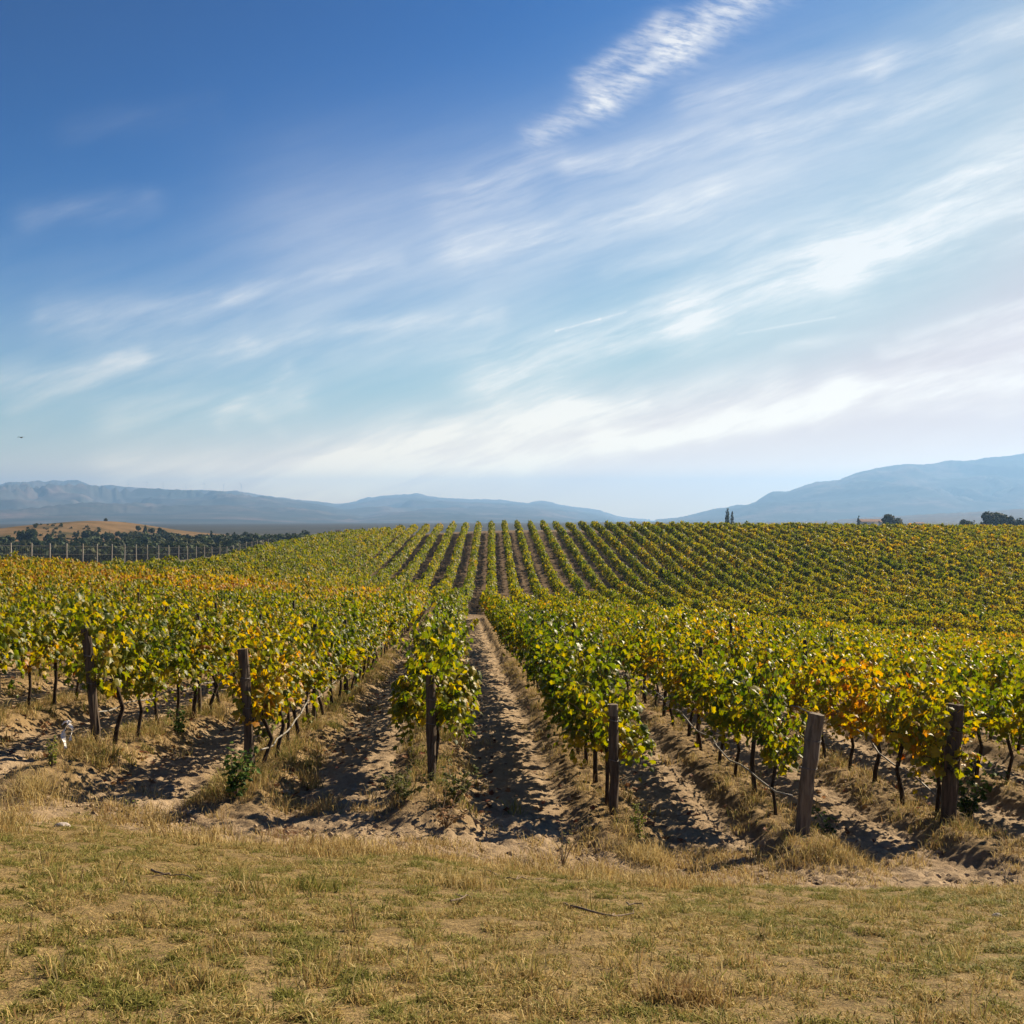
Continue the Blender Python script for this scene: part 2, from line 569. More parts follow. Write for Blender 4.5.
def leaf_material(name, aut_from_object):
    m, nt = new_mat(name)
    r = nt.n('ShaderNodeAttribute', attribute_name='rnd').outputs['Fac']
    if aut_from_object:
        oi = nt.n('ShaderNodeObjectInfo')
        a = nt.n('ShaderNodeSeparateColor', ins={0: oi.outputs['Color']}).outputs[0]
    else:
        a = nt.n('ShaderNodeAttribute', attribute_name='aut').outputs['Fac']
    t = nt.m('ADD', nt.m('MULTIPLY', r, 0.50), nt.m('MULTIPLY', nt.m('SUBTRACT', a, -0.02), 0.80))
    t = nt.m('ADD', t, nt.m('MULTIPLY', nt.m('GREATER_THAN', r, 0.955), 0.28))
    geo = nt.n('ShaderNodeNewGeometry')
    n = nt.noise(geo.outputs['Position'], 30.0, 2)
    t = nt.m('ADD', t, nt.m('MULTIPLY', nt.m('SUBTRACT', n, 0.5), 0.12))
    nl_ = nt.noise(geo.outputs['Position'], 2.6, 3)
    t = nt.m('ADD', t, nt.m('MULTIPLY', nt.m('SUBTRACT', nl_, 0.5), 0.42))
    col = nt.ramp(t, [(0.0, (.010, .022, .003)), (0.22, (.030, .056, .005)), (0.40, (.078, .102, .008)),
                      (0.56, (.165, .155, .011)), (0.70, (.29, .21, .015)), (0.84, (.33, .145, .018)), (1.0, (.16, .055, .02))])
    col = nt.mix(nt.m('MULTIPLY', geo.outputs['Backfacing'], 0.3), col, (.09, .11, .035))
    p = princ(nt, col, 0.46, 0.28 if aut_from_object else 0.12)
    hsv = nt.n('ShaderNodeHueSaturation', ins={'Saturation': 1.15, 'Value': 2.55 if aut_from_object else 2.15, 'Color': col}).outputs[0]
    tr = nt.n('ShaderNodeBsdfTranslucent', ins={'Color': nt.mix(1.0, hsv, (1.0, .98, .42), 'MULTIPLY')})
    mx = nt.n('ShaderNodeMixShader', ins={0: 0.42, 1: p.outputs[0], 2: tr.outputs[0]})
    finish(nt, mx.outputs[0])
    return m


M_LEAF = leaf_material("vine_leaf", True)
M_LEAFS = leaf_material("vine_leaf_field", False)


def blade_material(name, trans=0.3):
    m, nt = new_mat(name)
    c = nt.n('ShaderNodeAttribute', attribute_name='col').outputs['Color']
    p = princ(nt, c, 0.7, 0.15)
    tr = nt.n('ShaderNodeBsdfTranslucent', ins={'Color': c})
    finish(nt, nt.n('ShaderNodeMixShader', ins={0: trans, 1: p.outputs[0], 2: tr.outputs[0]}).outputs[0])
    return m


M_BLADE = blade_material("dry_blade")
M_TREE = blade_material("tree_leaf", 0.25)
M_BARK = simple("vine_bark", (.018, .013, .010), (.065, .048, .036), 26, 0.95, 0.1, (1, 1, .35), .8, .01)
M_CANE = simple("vine_cane", (.09, .045, .025), (.17, .10, .06), 20, 0.8)
M_TRUNK = simple("tree_bark", (.05, .04, .03), (.10, .08, .06), 5, 0.95)
M_POST = simple("post_wood", (.040, .030, .023), (.125, .095, .070), 22, 0.9, 0.15, (1, 1, .10), .9, .012)
M_POSTG = simple("post_grey", (.085, .070, .054), (.225, .185, .14), 20, 0.9, 0.15, (1, 1, .10), .9, .014)
M_WIRE = simple("wire_steel", (.08, .075, .07), (.14, .13, .12), 40, 0.6, 0.4)
M_HOSE = simple("drip_hose", (.13, .12, .105), (.24, .225, .20), 14, 0.5, 0.4)
M_CONC = simple("concrete_post", (.20, .185, .17), (.30, .285, .265), 8, 0.9)
M_STONE = simple("pale_stone", (.30, .26, .23), (.46, .40, .36), 20, 0.85, 0.2)
M_RAG = simple("white_plastic", (.70, .68, .66), (.82, .80, .78), 12, 0.6, 0.3)
M_TWIG = simple("dead_twig", (.11, .08, .055), (.24, .19, .14), 30, 0.9)
M_WHITE = simple("white_plaster", (.62, .60, .57), (.74, .72, .69), 0.5, 0.8)
M_ROOF = simple("roof_tile", (.17, .105, .08), (.23, .14, .105), 3, 0.85)
M_DARKW = simple("dark_boards", (.05, .042, .038), (.08, .07, .06), 3, 0.9)
M_GLASS = simple("dark_glass", (.02, .025, .03), (.04, .045, .05), 1, 0.15, 0.5)
M_TURB = simple("turbine_white", (.55, .56, .57), (.62, .63, .64), 0.1, 0.5, 0.3)
M_BIRD = simple("bird_feathers", (.015, .014, .014), (.04, .036, .033), 30, 0.7)

# ------------------------------------------------------------------ the ground sheet


def grow(a, b, step, ratio):
    out, x = [], a
    while x < b:
        out.append(x)
        x += step
        step *= ratio
    out.append(b)
    return out


xs_r = list(np.arange(0, 8.5, 0.036)) + grow(8.5, 16000, 0.05, 1.024)
xs = np.array(sorted(set([-x for x in xs_r] + xs_r)))
ys = np.array(grow(-40, 2.4, 2.2, 0.96)[:-1] + list(np.arange(2.4, 9, 0.045)) + list(np.arange(9, 17.5, 0.03)) + grow(17.5, 15000, 0.04, 1.012))
GX, GY = np.meshgrid(xs, ys)
GZ = ground_z(GX, GY)
gm = grass_mask(GX, GY)
x0 = (GX - K_NEAR * GY - X0_NEAR) / SP
dr = np.abs(x0 - np.round(x0)) * SP
ridge = (1 - sstep(0.30, 0.72, dr + 0.25 * (fbm(GX * 2, GY * 2, 3, 3) - .5))) * sstep(11.0, 12.2, GY) * (1 - sstep(90, 100, GY))
clod = (fbm(GX * 2.2, GY * 2.2, 2, 41) - .5) * 0.06 + (np.abs(fbm(GX * 6, GY * 6, 3, 43) - .5)) * 0.09 + (fbm(GX * 13, GY * 13, 2, 47) - .5) * 0.075
fade = sstep(3, 9, GY) * (1 - sstep(60, 110, GY)) * (1 - sstep(30, 60, np.abs(GX)))
GZ = GZ + clod * fade * (1 - 0.75 * gm) + gm * (fbm(GX * 1.3, GY * 1.3, 3, 51) - .5) * 0.10
far = sstep(186, 215, GY) + sstep(1.0, 3.0, LEFT_EDGE - GX) * sstep(60, 75, GY)
far = np.clip(far, 0, 1)
nx, ny = len(xs), len(ys)
idx = np.arange(nx * ny).reshape(ny, nx)
Fq = np.stack([idx[:-1, :-1], idx[:-1, 1:], idx[1:, 1:], idx[1:, :-1]], -1).reshape(-1, 4)
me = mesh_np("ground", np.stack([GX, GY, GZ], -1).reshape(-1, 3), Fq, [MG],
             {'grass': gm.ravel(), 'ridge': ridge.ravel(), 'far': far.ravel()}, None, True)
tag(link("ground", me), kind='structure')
del GX, GY, GZ, gm, x0, dr, ridge, clod, fade, far, Fq, idx

# ------------------------------------------------------------------ mountains, low hills, dry hill


def px_xy(px, D):
    return (px - 512) / 1024.0 * D


def mountain_mat(name, c1, c2, c3, sc):
    m, nt = new_mat(name)
    pos = nt.n('ShaderNodeNewGeometry').outputs['Position']
    n = nt.noise(pos, sc, 7, 0.62)
    n2 = nt.noise(pos, sc * 6, 5, 0.6)
    col = nt.ramp(n, [(0.36, c1), (0.52, c2), (0.64, c3)])
    col = nt.mix(nt.remap(n2, 0.45, 0.65, 0.0, 0.6), col, c1)
    finish(nt, princ(nt, col, 1.0, 0.0).outputs[0])
    return m


def mountain(name, crest, D, depth_f, depth_b, base, mat, seed, spur=900.0, amp=0.30):
    cx = np.array([c[0] for c in crest], float)
    cy = np.array([c[1] for c in crest], float)
    px = np.arange(cx[0], cx[-1] + .1, 1.6)
    top = (512 - np.interp(px, cx, cy)) / 1024.0 * D
    k = np.array([.25, .5, .25])
    top = np.convolve(np.pad(top, 1, mode='edge'), k, 'valid')
    top = top + (fbm(px * 0.25, px * 0 + seed, 3, seed) - .5) * D * 0.0012
    r = np.concatenate([np.linspace(-depth_f, 0, 90), np.linspace(0, depth_b, 16)[1:]])
    PX, R = np.meshgrid(px, r)
    ks = np.hanning(91)
    soft = np.convolve(np.pad(top, 45, mode='edge'), ks / ks.sum(), 'valid')
    TOP = np.broadcast_to(top, PX.shape)
    X = (PX - 512) / 1024.0 * (D + R)
    Y = D + R
    t = np.where(R < 0, 1 + R / depth_f, 1 - R / depth_b)
    prof = np.where(R < 0, t ** 1.25, t)
    CR = TOP
    TOP = soft[None, :] + (top - soft)[None, :] * np.clip(t, 0, 1) ** 5
    H = np.maximum(TOP - base, 0)
    # spurs and gullies that run down from the crest
    wx = X + (fbm(X / spur * 1.3, Y / spur * 1.3, 3, seed + 3) - .5) * spur * 1.6
    rid = 1 - np.abs(2 * fbm(wx / spur * 1.6, Y / spur * 0.55, 5, seed + 9, 0.5) - 1) * 1.9
    rid2 = fbm(X / spur * 3.2, Y / spur * 3.2, 4, seed + 21)
    bump = (rid - 0.55) * amp * np.sin(np.clip(t, 0, 1) * math.pi) ** 0.8 + (rid2 - .5) * 0.10 * (1 - t) * t * 4
    bump = bump * np.clip((t - 0.22) / 0.4, 0, 1)
    Z = base + H * np.clip(prof + bump, 0, None)
    lim = base + H * (1 - 0.25 * np.minimum(np.abs(R) / depth_f, 1)) - np.abs(R) * 0.01
    Z = np.minimum(Z, np.maximum(lim, base))
    Z = np.where(R == 0, CR, Z)
    Z = np.where(t <= 0.001, base - 30, Z)
    ny, nx = PX.shape
    idx = np.arange(nx * ny).reshape(ny, nx)
    F = np.stack([idx[:-1, :-1], idx[:-1, 1:], idx[1:, 1:], idx[1:, :-1]], -1).reshape(-1, 4)
    o = link(name, mesh_np(name, np.stack([X, Y, Z], -1).reshape(-1, 3), F, [mat], None, None, True))
    tag(o, kind='structure')
    return o


M_MT = mountain_mat("mountain_scrub", (.030, .036, .032), (.066, .064, .058), (.135, .10, .088), 0.0022)
LEFTR = [(-420, 500), (-250, 492), (-100, 487), (-40, 486), (0, 485), (10, 481.6), (24, 483), (30, 482.4), (38, 480.2), (45, 483.2), (52, 480), (62, 481.2),
         (76, 479.4), (84, 483), (92, 487), (100, 486.4), (112, 485), (125, 487.5), (140, 488.3), (160, 489), (178, 490.5),
         (190, 490.8), (200, 489.6), (212, 490.4), (225, 491.6), (235, 490.4), (250, 493), (265, 495.5), (280, 497.5), (300, 500),
         (315, 501), (330, 503), (350, 507), (380, 513), (420, 520)]
MIDR = [(250, 512), (290, 507), (320, 504.5), (345, 503.4), (354, 501.8), (364, 498), (380, 496), (397, 494.6), (410, 494.4), (416, 492.8), (420, 493.2),
        (428, 496), (440, 497.8), (455, 498.5), (470, 499), (490, 499.4), (502, 499.8), (515, 501.5), (526, 503), (534, 501.8), (541, 500.4),
        (552, 502.5), (565, 505.5), (580, 507.5), (595, 509), (608, 513), (618, 516.5), (630, 519.2), (650, 520.5)]
RIGHTR = [(655, 521), (672, 519.2), (684, 516.5), (700, 512.5), (716, 508.4), (727, 507.3), (737, 504.6), (748, 505), (756, 501.5), (766, 494.5), (773, 491.4),
          (787, 491.6), (800, 487.2), (815, 482), (826, 481), (838, 480), (850, 475.2), (862, 471.5), (875, 468.5), (890, 465.8), (905, 464), (920, 464.4),
          (932, 463.6), (950, 460.2), (962, 461), (975, 460), (987, 457.4), (1005, 456), (1024, 453.6), (1100, 448), (1250, 452), (1450, 470)]
mountain("mountain_range", LEFTR, 9000, 7000, 1500, -75, M_MT, 3, 1000, 0.55)
mountain("mountain_ridge", MIDR, 10500, 8300, 1200, -85, M_MT, 13, 1000, 0.30)
mountain("mountain_slope", RIGHTR, 7400, 2500, 900, -62, M_MT, 23, 800, 0.34)
M_LOW = mountain_mat("stubble_fields", (.075, .062, .045), (.13, .095, .07), (.10, .085, .05), 0.0030)
LOWR = [(780, 522), (830, 520.5), (860, 518), (890, 516.2), (915, 515), (945, 513.2), (975, 512), (1000, 510.5), (1024, 508.8), (1080, 506), (1200, 503), (1350, 512)]
mountain("low_hills", LOWR, 4200, 2200, 900, -50, M_LOW, 33, 900, 0.10)

# dry grass hill on the left
M_HILL, nt = new_mat("dry_hill_grass")
pos = nt.n('ShaderNodeNewGeometry').outputs['Position']
col = nt.ramp(nt.noise(pos, 0.035, 6, 0.62), [(0.33, (.06, .055, .03)), (0.45, (.13, .09, .05)), (0.62, (.18, .122, .068)), (0.75, (.13, .095, .055))])
finish(nt, princ(nt, col, 1.0, 0.0).outputs[0])
HD = 640.0


def hill_z(X, Y):
    px = 512 + 1024 * X / HD
    crest = np.interp(px, [-260, -120, -30, 10, 40, 62, 88, 108, 128, 150, 175, 200, 230, 330],
                      [540, 534, 531, 529.5, 526.5, 523, 520.8, 521.3, 525, 529.5, 533.5, 536.5, 539, 543])
    top = (512 - crest) / 1024 * HD
    r = (Y - HD)
    t = np.where(r < 0, 1 + r / 260.0, 1 - r / 200.0)
    t = np.clip(t, 0, 1)
    return -19.5 + (top + 19.5) * t * t * (3 - 2 * t) - 6 * (t <= 0) + (fbm(X * .02, Y * .02, 4, 71) - .5) * 2.2 * np.sin(t * math.pi)


hx = np.linspace(px_xy(-260, HD), px_xy(330, HD), 130)
hy = np.linspace(HD - 262, HD + 202, 80)
HX, HY = np.meshgrid(hx, hy)
HZ = hill_z(HX, HY)
idx = np.arange(HX.size).reshape(HX.shape)
F = np.stack([idx[:-1, :-1], idx[:-1, 1:], idx[1:, 1:], idx[1:, :-1]], -1).reshape(-1, 4)
tag(link("hill", mesh_np("hill", np.stack([HX, HY, HZ], -1).reshape(-1, 3), F, [M_HILL], None, None, True)), kind='structure')


def far_ground(x, y):
    z = float(base_z(np.array([x]), np.array([y]))[0])
    if hx[0] < x < hx[-1] and hy[0] < y < hy[-1]:
        z = max(z, float(hill_z(np.array([x]), np.array([y]))[0]))
    return z


# ------------------------------------------------------------------ leaves and vines
LEAF_OUT = np.array([(0, .04), (.17, -.13), (.40, -.02), (.36, .22), (.56, .46), (.33, .52), (.20, .74), (0, 1.0),
                     (-.20, .74), (-.33, .52), (-.56, .46), (-.36, .22), (-.40, -.02), (-.17, -.13)])
LEAF_V = np.concatenate([[(0, .32)], LEAF_OUT])
LEAF_Z = -0.10 * np.abs(LEAF_V[:, 0]) * 1.6 - 0.16 * LEAF_V[:, 1] ** 2 + np.array([.06] + [0] * 14)
LEAF_T = np.array([(0, 1 + i, 1 + (i + 1) % 14) for i in range(14)])


def frames(n, tip):
    n = n / np.linalg.norm(n, axis=1, keepdims=True)
    tip = tip - n * np.sum(tip * n, axis=1, keepdims=True)
    tip = tip / np.maximum(np.linalg.norm(tip, axis=1, keepdims=True), 1e-6)
    side = np.cross(tip, n)
    return side, tip, n


def place_leaves(pos, nrm, tip, size, curl):
    sx, ty, nz = frames(nrm, tip)
    lv = np.stack([LEAF_V[:, 0], LEAF_V[:, 1], LEAF_Z], 1)
    L = lv[None, :, :] * size[:, None, None]
    V = pos[:, None, :] + L[:, :, 0:1] * sx[:, None, :] + L[:, :, 1:2] * ty[:, None, :] + (L[:, :, 2:3] * curl[:, None, None]) * nz[:, None, :]
    n = len(pos)
    T = LEAF_T[None] + (np.arange(n) * len(lv))[:, None, None]
    return V.reshape(-1, 3), T.reshape(-1, 3)


def place_quads(pos, nrm, tip, size, bend=0.25):
    """kite-shaped leaf sprays, bent along the middle"""
    sx, ty, nz = frames(nrm, tip)
    s = size[:, None]
    a = pos - ty * s * 0.5
    b = pos + sx * s * 0.5 - nz * s * bend
    c = pos + ty * s * 0.55 - nz * s * bend * 0.6
    d = pos - sx * s * 0.5 - nz * s * bend
    V = np.stack([a, b, c, d], 1).reshape(-1, 3)
    i = np.arange(len(pos))[:, None] * 4
    T = np.concatenate([i + np.array([[0, 1, 2]]), i + np.array([[0, 2, 3]])])
    return V, T


def vine_meshes(seed, lush=1.0, low=0.0):
    R = np.random.default_rng(seed)
    pos, nrm, tip, size, rnd = [], [], [], [], []
    cane = MB()
    nsh = int(15 * lush) + 3
    bases = np.linspace(-.6, .6, nsh) + R.normal(0, .05, nsh)
    hang = R.random(nsh) < (0.22 + low)
    for s in range(nsh):
        y0 = bases[s]
        b = np.array([R.normal(0, .05), y0, .86 + R.normal(0, .05)])
        side = R.choice([-1, 1])
        L = R.uniform(.70, 1.28)
        hl = R.uniform(.55, 1.35)
        lean = R.uniform(.05, .48) * side
        dyy = R.normal(0, .18)
        pts = []
        for k in range(9):
            t = k / 8.0
            if hang[s]:
                L2 = L * hl
                p = b + np.array([side * (.10 + .36 * math.sin(t * 2.2)) * (0.7 + .5 * abs(lean)), dyy * t, .34 * math.sin(t * 2.6) - .42 * t * t * L2])
            else:
                p = b + np.array([lean * t ** 1.8 + side * .06 * t, dyy * t, L * (t - .22 * t ** 4 * (abs(lean) * 2.2))])
            pts.append(p)
        pts = np.array(pts)
        cane.tube(pts, np.linspace(.006, .002, 9), 4, False)
        nl = int(R.uniform(21, 29))
        for q in range(nl):
            t = (q + R.uniform(0, 1)) / nl
            f = t * 8
            i = min(int(f), 7)
            p = pts[i] * (1 - (f - i)) + pts[i + 1] * (f - i)
            ang = R.uniform(0, 2 * math.pi)
            out = np.array([math.cos(ang) + .5 * np.sign(p[0] + .001), math.sin(ang) * .7, R.uniform(-.35, .25)])
            out /= np.linalg.norm(out)
            pos.append(p + out * R.uniform(.04, .13))
            nrm.append(out * .75 + np.array([0, 0, R.uniform(.15, .9)]) + R.normal(0, .38, 3))
            tip.append(np.array([out[0] * .5, out[1] * .5, -0.85]) + R.normal(0, .35, 3))
            size.append((.108 - .04 * t ** 3) * R.uniform(.7, 1.25))
            # autumn starts from the older leaves low on the shoot
            rnd.append(np.clip(R.beta(1.6, 1.9) + .14 * (.45 - t), 0, 1))
    pos, nrm, tip, size = map(np.array, (pos, nrm, tip, size))
    V, T = place_leaves(pos, nrm, tip, size, R.uniform(.3, 2.2, len(pos)))
    lm = mesh_np("vine_foliage", V, T, [M_LEAF], {'rnd': np.repeat(np.array(rnd), len(LEAF_V))})
    tr = MB()
    bx, by = R.normal(0, .07), R.normal(0, .10)
    tr.tube([(0, 0, -.15), (bx * .4, by * .5, .22), (bx, by, .48), (bx * .5, by * .4, .70), (0, 0, .86)],
            [.034, .028, .027, .026, .030], 7)
    for sg in (-1, 1):
        tr.tube([(0, 0, .83), (R.normal(0, .02), sg * .25, .88 + R.normal(0, .02)), (R.normal(0, .02), sg * .56, .86)], [.022, .017, .012], 6)
    trm = mesh_np("vine_trunk", np.concatenate(tr.V), [np.concatenate(tr.Q), np.concatenate(tr.T)], [M_BARK], None, None, True)
    cm_ = mesh_np("vine_cane", np.concatenate(cane.V), [np.concatenate(cane.Q)], [M_CANE])
    return lm, trm, cm_


VARIANTS = [vine_meshes(100 + i, 1.0 + .12 * ((i * 7) % 3 - 1)) for i in range(12)]
LUSH = [vine_meshes(200 + i, 1.42, .16) for i in range(5)]
BUSHY = [vine_meshes(250 + i, 1.7, .42) for i in range(2)]
THIN = [vine_meshes(300 + i, .62) for i in range(3)]

ORD = ["first", "second", "third", "fourth", "fifth", "sixth", "seventh", "eighth", "ninth", "tenth", "eleventh", "twelfth", "thirteenth",
       "fourteenth", "fifteenth", "sixteenth", "seventeenth", "eighteenth", "nineteenth", "twentieth", "twenty-first", "twenty-second",
       "twenty-third", "twenty-fourth", "twenty-fifth", "twenty-sixth", "twenty-seventh", "twenty-eighth", "twenty-ninth", "thirtieth"]
ROWNAME = {-2: "row of brown leaning post", -1: "row of dark post with shoots", 0: "lone leafy middle row",
           1: "row of pale-topped slim post", 2: "row of thick grey post", 3: "row of thick dark post"}


def row_name(i):
    if i in ROWNAME:
        return ROWNAME[i]
    if i < -2:
        return "%s row left of brown leaning post" % ORD[-3 - i]
    return "%s row right of thick dark post" % ORD[i - 4]


def autumn(X, Y, i=None):
    """how far each vine has turned (0 green .. 1 rust)"""
    X = np.asarray(X, float); Y = np.asarray(Y, float)
    u = X / Y
    a = 0.31 + 0.34 * (fbm(X * .16, Y * .10, 3, 61) - .5) + 0.30 * (vnoise(X * 1.9, Y * 1.3, 67) - .5)
    a = a + 0.07 * sstep(-.05, -.3, u) + 0.05 * sstep(.1, .35, u)
    left = sstep(30, 48, Y) * (1 - sstep(76, 82, Y)) * sstep(-.06, -.16, u)
    a = a + left * (0.09 + .36 * (fbm(X * .12, Y * .12, 3, 77) - .35))
    right = sstep(24, 36, Y) * (1 - sstep(76, 82, Y)) * sstep(-.03, .06, u)
    a = a + right * (0.05 + .36 * (fbm(X * .15, Y * .11, 3, 79) - .4))
    fr = sstep(80, 90, Y)
    a = a * (1 - fr) + fr * (0.33 + .22 * (fbm(X * .09, Y * .06, 3, 83) - .5) + .26 * (vnoise(X * 1.7, Y * 1.1, 87) - .5) + .06 * sstep(.2, .5, u))
    return np.clip(a, 0.02, .95)


# every vine place in both blocks
near = []
for i in range(-15, 26):
    y = row_start(i) + {-2: .5, -1: .5, 0: .62, 1: .62, 3: .25}.get(i, .85)
    while y < NEAR_END - 1.2 * math.sin(i):
        yy = y + random.uniform(-.08, .08)
        x = X0_NEAR + SP * i + K_NEAR * yy
        if x > LEFT_EDGE:
            near.append((x, yy, i))
        y += 1.08
near = np.array(near)
un = near[:, 0] / near[:, 1]
# near vines in the picture; very few gaps in the rows
vis = (un > -.535) & (un < .535)
gap = vnoise(near[:, 0] * 13.1, near[:, 1] * 7.7, 91) < 0.065
order = np.argsort(np.hypot(near[:, 0], near[:, 1]))
chosen = [k for k in order if vis[k] and not gap[k]][:288]
cset = set(int(k) for k in chosen)
zn = ground_z(near[:, 0], near[:, 1])
an = autumn(near[:, 0], near[:, 1])

row_bias = {-2: .05, -1: .03, 0: -.07, 1: -.09, 2: .05, 3: .09}
count = {}
for k in sorted(cset, key=lambda q: near[q, 1]):
    x, y, i = near[k]
    i = int(i)
    n = count.get(i, 0)
    count[i] = n + 1
    a = float(np.clip(an[k] + row_bias.get(i, 0.03), 0, .9))
    if (i == 0 and n < 3) or (i == 1 and n < 9):
        lib = BUSHY if (i == 0 and n < 2) else LUSH
    elif random.random() < .09 and n > 0:
        lib = THIN
    else:
        lib = VARIANTS
    lm, trm, cm_ = random.choice(lib)
    t = empty("grapevine", (x, y, float(zn[k]) - .03), -math.atan(K_NEAR) + random.uniform(-.06, .06) + random.choice((0, math.pi)))
    t.rotation_euler[2] = math.atan(-K_NEAR) + random.uniform(-.06, .06) + random.choice((0, math.pi))
    s = random.uniform(.86, 1.15)
    t.scale = (s * random.uniform(.9, 1.15) * (.78 if i == 0 and n > 1 else 1), s, s)
    look = "deep green" if a < .17 else "green" if a < .27 else "yellowing" if a < .40 else "golden" if a < .52 else "orange"
    tag(t, "%s grapevine, %s from the front, %s" % (look, ORD[n], row_name(i)), "grapevine", "grapevines trained along the rows")
    for nm, m in (("trunk", trm), ("foliage", lm), ("cane", cm_)):
        o = link(nm, m, t)
        o.color = (a, 0, 0, 1)

# ---- the rest of both blocks: too many to count, one object
rest = np.array([k for k in range(len(near)) if k not in cset and not gap[k]])
RN = near[rest]
farv = []
for j in range(-16, 52):
    y = FAR_0 + 1.5 * math.sin(j * 1.3)
    while y < FAR_1:
        yy = y + random.uniform(-.15, .15)
        x = X0_FAR + SPF * j + K_FAR * yy
        if x > LEFT_EDGE and x / yy < .60:
            farv.append((x, yy))
        y += 1.1
farv = np.array(farv)


def spray(XY, nleaf, size, seed, half=.58):
    R = np.random.default_rng(seed)
    n = len(XY)
    z = ground_z(XY[:, 0], XY[:, 1])
    a = autumn(XY[:, 0], XY[:, 1])
    hv = np.clip(R.normal(1.84, .14, n), 1.4, 2.2)
    wv = R.uniform(.16, .31, n) * (.88 if size > .2 else 1)
    dens = R.uniform(.7, 1.15, n)
    dens[R.random(n) < .055] = .3
    cnt = np.maximum((nleaf * dens).astype(int), 3)
    vi = np.repeat(np.arange(n), cnt)
    m = len(vi)
    t = R.beta(1.25, 1.0, m)
    zz = .66 + (hv[vi] - .66) * t + R.normal(0, .06, m)
    xo = np.clip(R.normal(0, 1, m), -1.8, 1.8) * wv[vi] * (0.75 + .5 * np.sin(t * 3.0))
    yo = R.uniform(-half, half, m)
    pos = np.stack([XY[vi, 0] + xo, XY[vi, 1] + yo, z[vi] + zz], 1)
    out = np.stack([np.sign(xo) * .7, R.normal(0, .5, m), R.uniform(.1, .9, m)], 1) + R.normal(0, .35, (m, 3))
    tip = np.stack([np.sign(xo) * .4, R.normal(0, .4, m), np.full(m, -.8)], 1) + R.normal(0, .3, (m, 3))
    sz = size * R.uniform(.7, 1.3, m)
    V, T = place_quads(pos, out, tip, sz)
    rnd = np.clip(R.beta(1.7, 2.0, m) + .12 * (.5 - t), 0, 1)
    if size > .2:
        rnd = .46 + (rnd - .46) * .62
        a = np.clip(a + R.normal(0, .06, n), .02, .9)
    return V, T, np.repeat(rnd, 4), np.repeat(a[vi], 4)


dist = RN[:, 1]
parts = [spray(RN[dist < 40], 330, .125, 1), spray(RN[(dist >= 40) & (dist < 58)], 210, .16, 2), spray(RN[dist >= 58], 170, .19, 3),
         spray(farv[farv[:, 1] < 120], 130, .235, 4, .56), spray(farv[farv[:, 1] >= 120], 105, .27, 5, .56)]
VV, TT, rr, aa, off = [], [], [], [], 0
for V, T, r_, a_ in parts:
    VV.append(V); TT.append(T + off); rr.append(r_); aa.append(a_)
    off += len(V)
nleaf_faces = sum(len(t) for t in TT)
# trunks of those vines
tr_xy = np.concatenate([RN[:, :2], farv[farv[:, 1] < 110]])
tz = ground_z(tr_xy[:, 0], tr_xy[:, 1])
R = np.random.default_rng(99)
q = len(tr_xy)
lean = R.normal(0, .05, (q, 2))
cyl = np.array([(math.cos(a_) * .032, math.sin(a_) * .032) for a_ in (0.4, 1.97, 3.54, 5.11)])
b0 = np.concatenate([tr_xy[:, None, :] + cyl[None], np.broadcast_to((tz - .1)[:, None, None], (q, 4, 1))], 2)
b1 = np.concatenate([tr_xy[:, None, :] + lean[:, None, :] + cyl[None], np.broadcast_to((tz + .95)[:, None, None], (q, 4, 1))], 2)
TV = np.concatenate([b0, b1], 1).reshape(-1, 3)
ii = (np.arange(q) * 8)[:, None]
TQ = np.concatenate([ii + np.array([[s, (s + 1) % 4, 4 + (s + 1) % 4, 4 + s]]) for s in range(4)]) + off
VV.append(TV); rr.append(np.zeros(len(TV))); aa.append(np.zeros(len(TV)))
fm = np.concatenate([np.zeros(nleaf_faces, int), np.ones(len(TQ), int)])
me = mesh_np("vineyard_rows", np.concatenate(VV), [np.concatenate(TT), TQ], [M_LEAFS, M_BARK],
             {'rnd': np.concatenate(rr), 'aut': np.concatenate(aa)}, fm)
tag(link("vineyard_rows", me), "dense autumn vine rows running down the dip and up the far hillside", "vineyard", kind='stuff')
del VV, TT, rr, aa, TV, TQ

# ------------------------------------------------------------------ posts
def post_part(pts, rad, mat, parent, sides=12, seed=0):
    R = np.random.default_rng(seed)
    P_, n = [], 9
    pts = [np.array(p, float) for p in pts]
    for k in range(n):
        f = k / (n - 1) * (len(pts) - 1)
        i = min(int(f), len(pts) - 2)
        P_.append(pts[i] * (1 - f + i) + pts[i + 1] * (f - i) + R.normal(0, rad * .05, 3) * (0 < k < n - 1))
    rr = [rad * R.uniform(.92, 1.06) for _ in range(n)]
    V, Q, T = tube(P_, rr, sides)
    V[:-2] += R.normal(0, rad * .085, V[:-2].shape) * np.array([1, 1, 0])
    b = MB().add(V, Q, T)
    return b.build('shaft', mat, parent, smooth=False)


def row_xy(i, y):
    return X0_NEAR + SP * i + K_NEAR * y


def wire_band(c, rad, parent):
    pts = [(c[0] + math.cos(a) * rad, c[1] + math.sin(a) * rad, c[2] + .01 * math.sin(a * 2)) for a in np.linspace(0, 2 * math.pi, 15)]
    MB().tube(pts, .006, 5, False).build('wire_band', M_WIRE, parent)


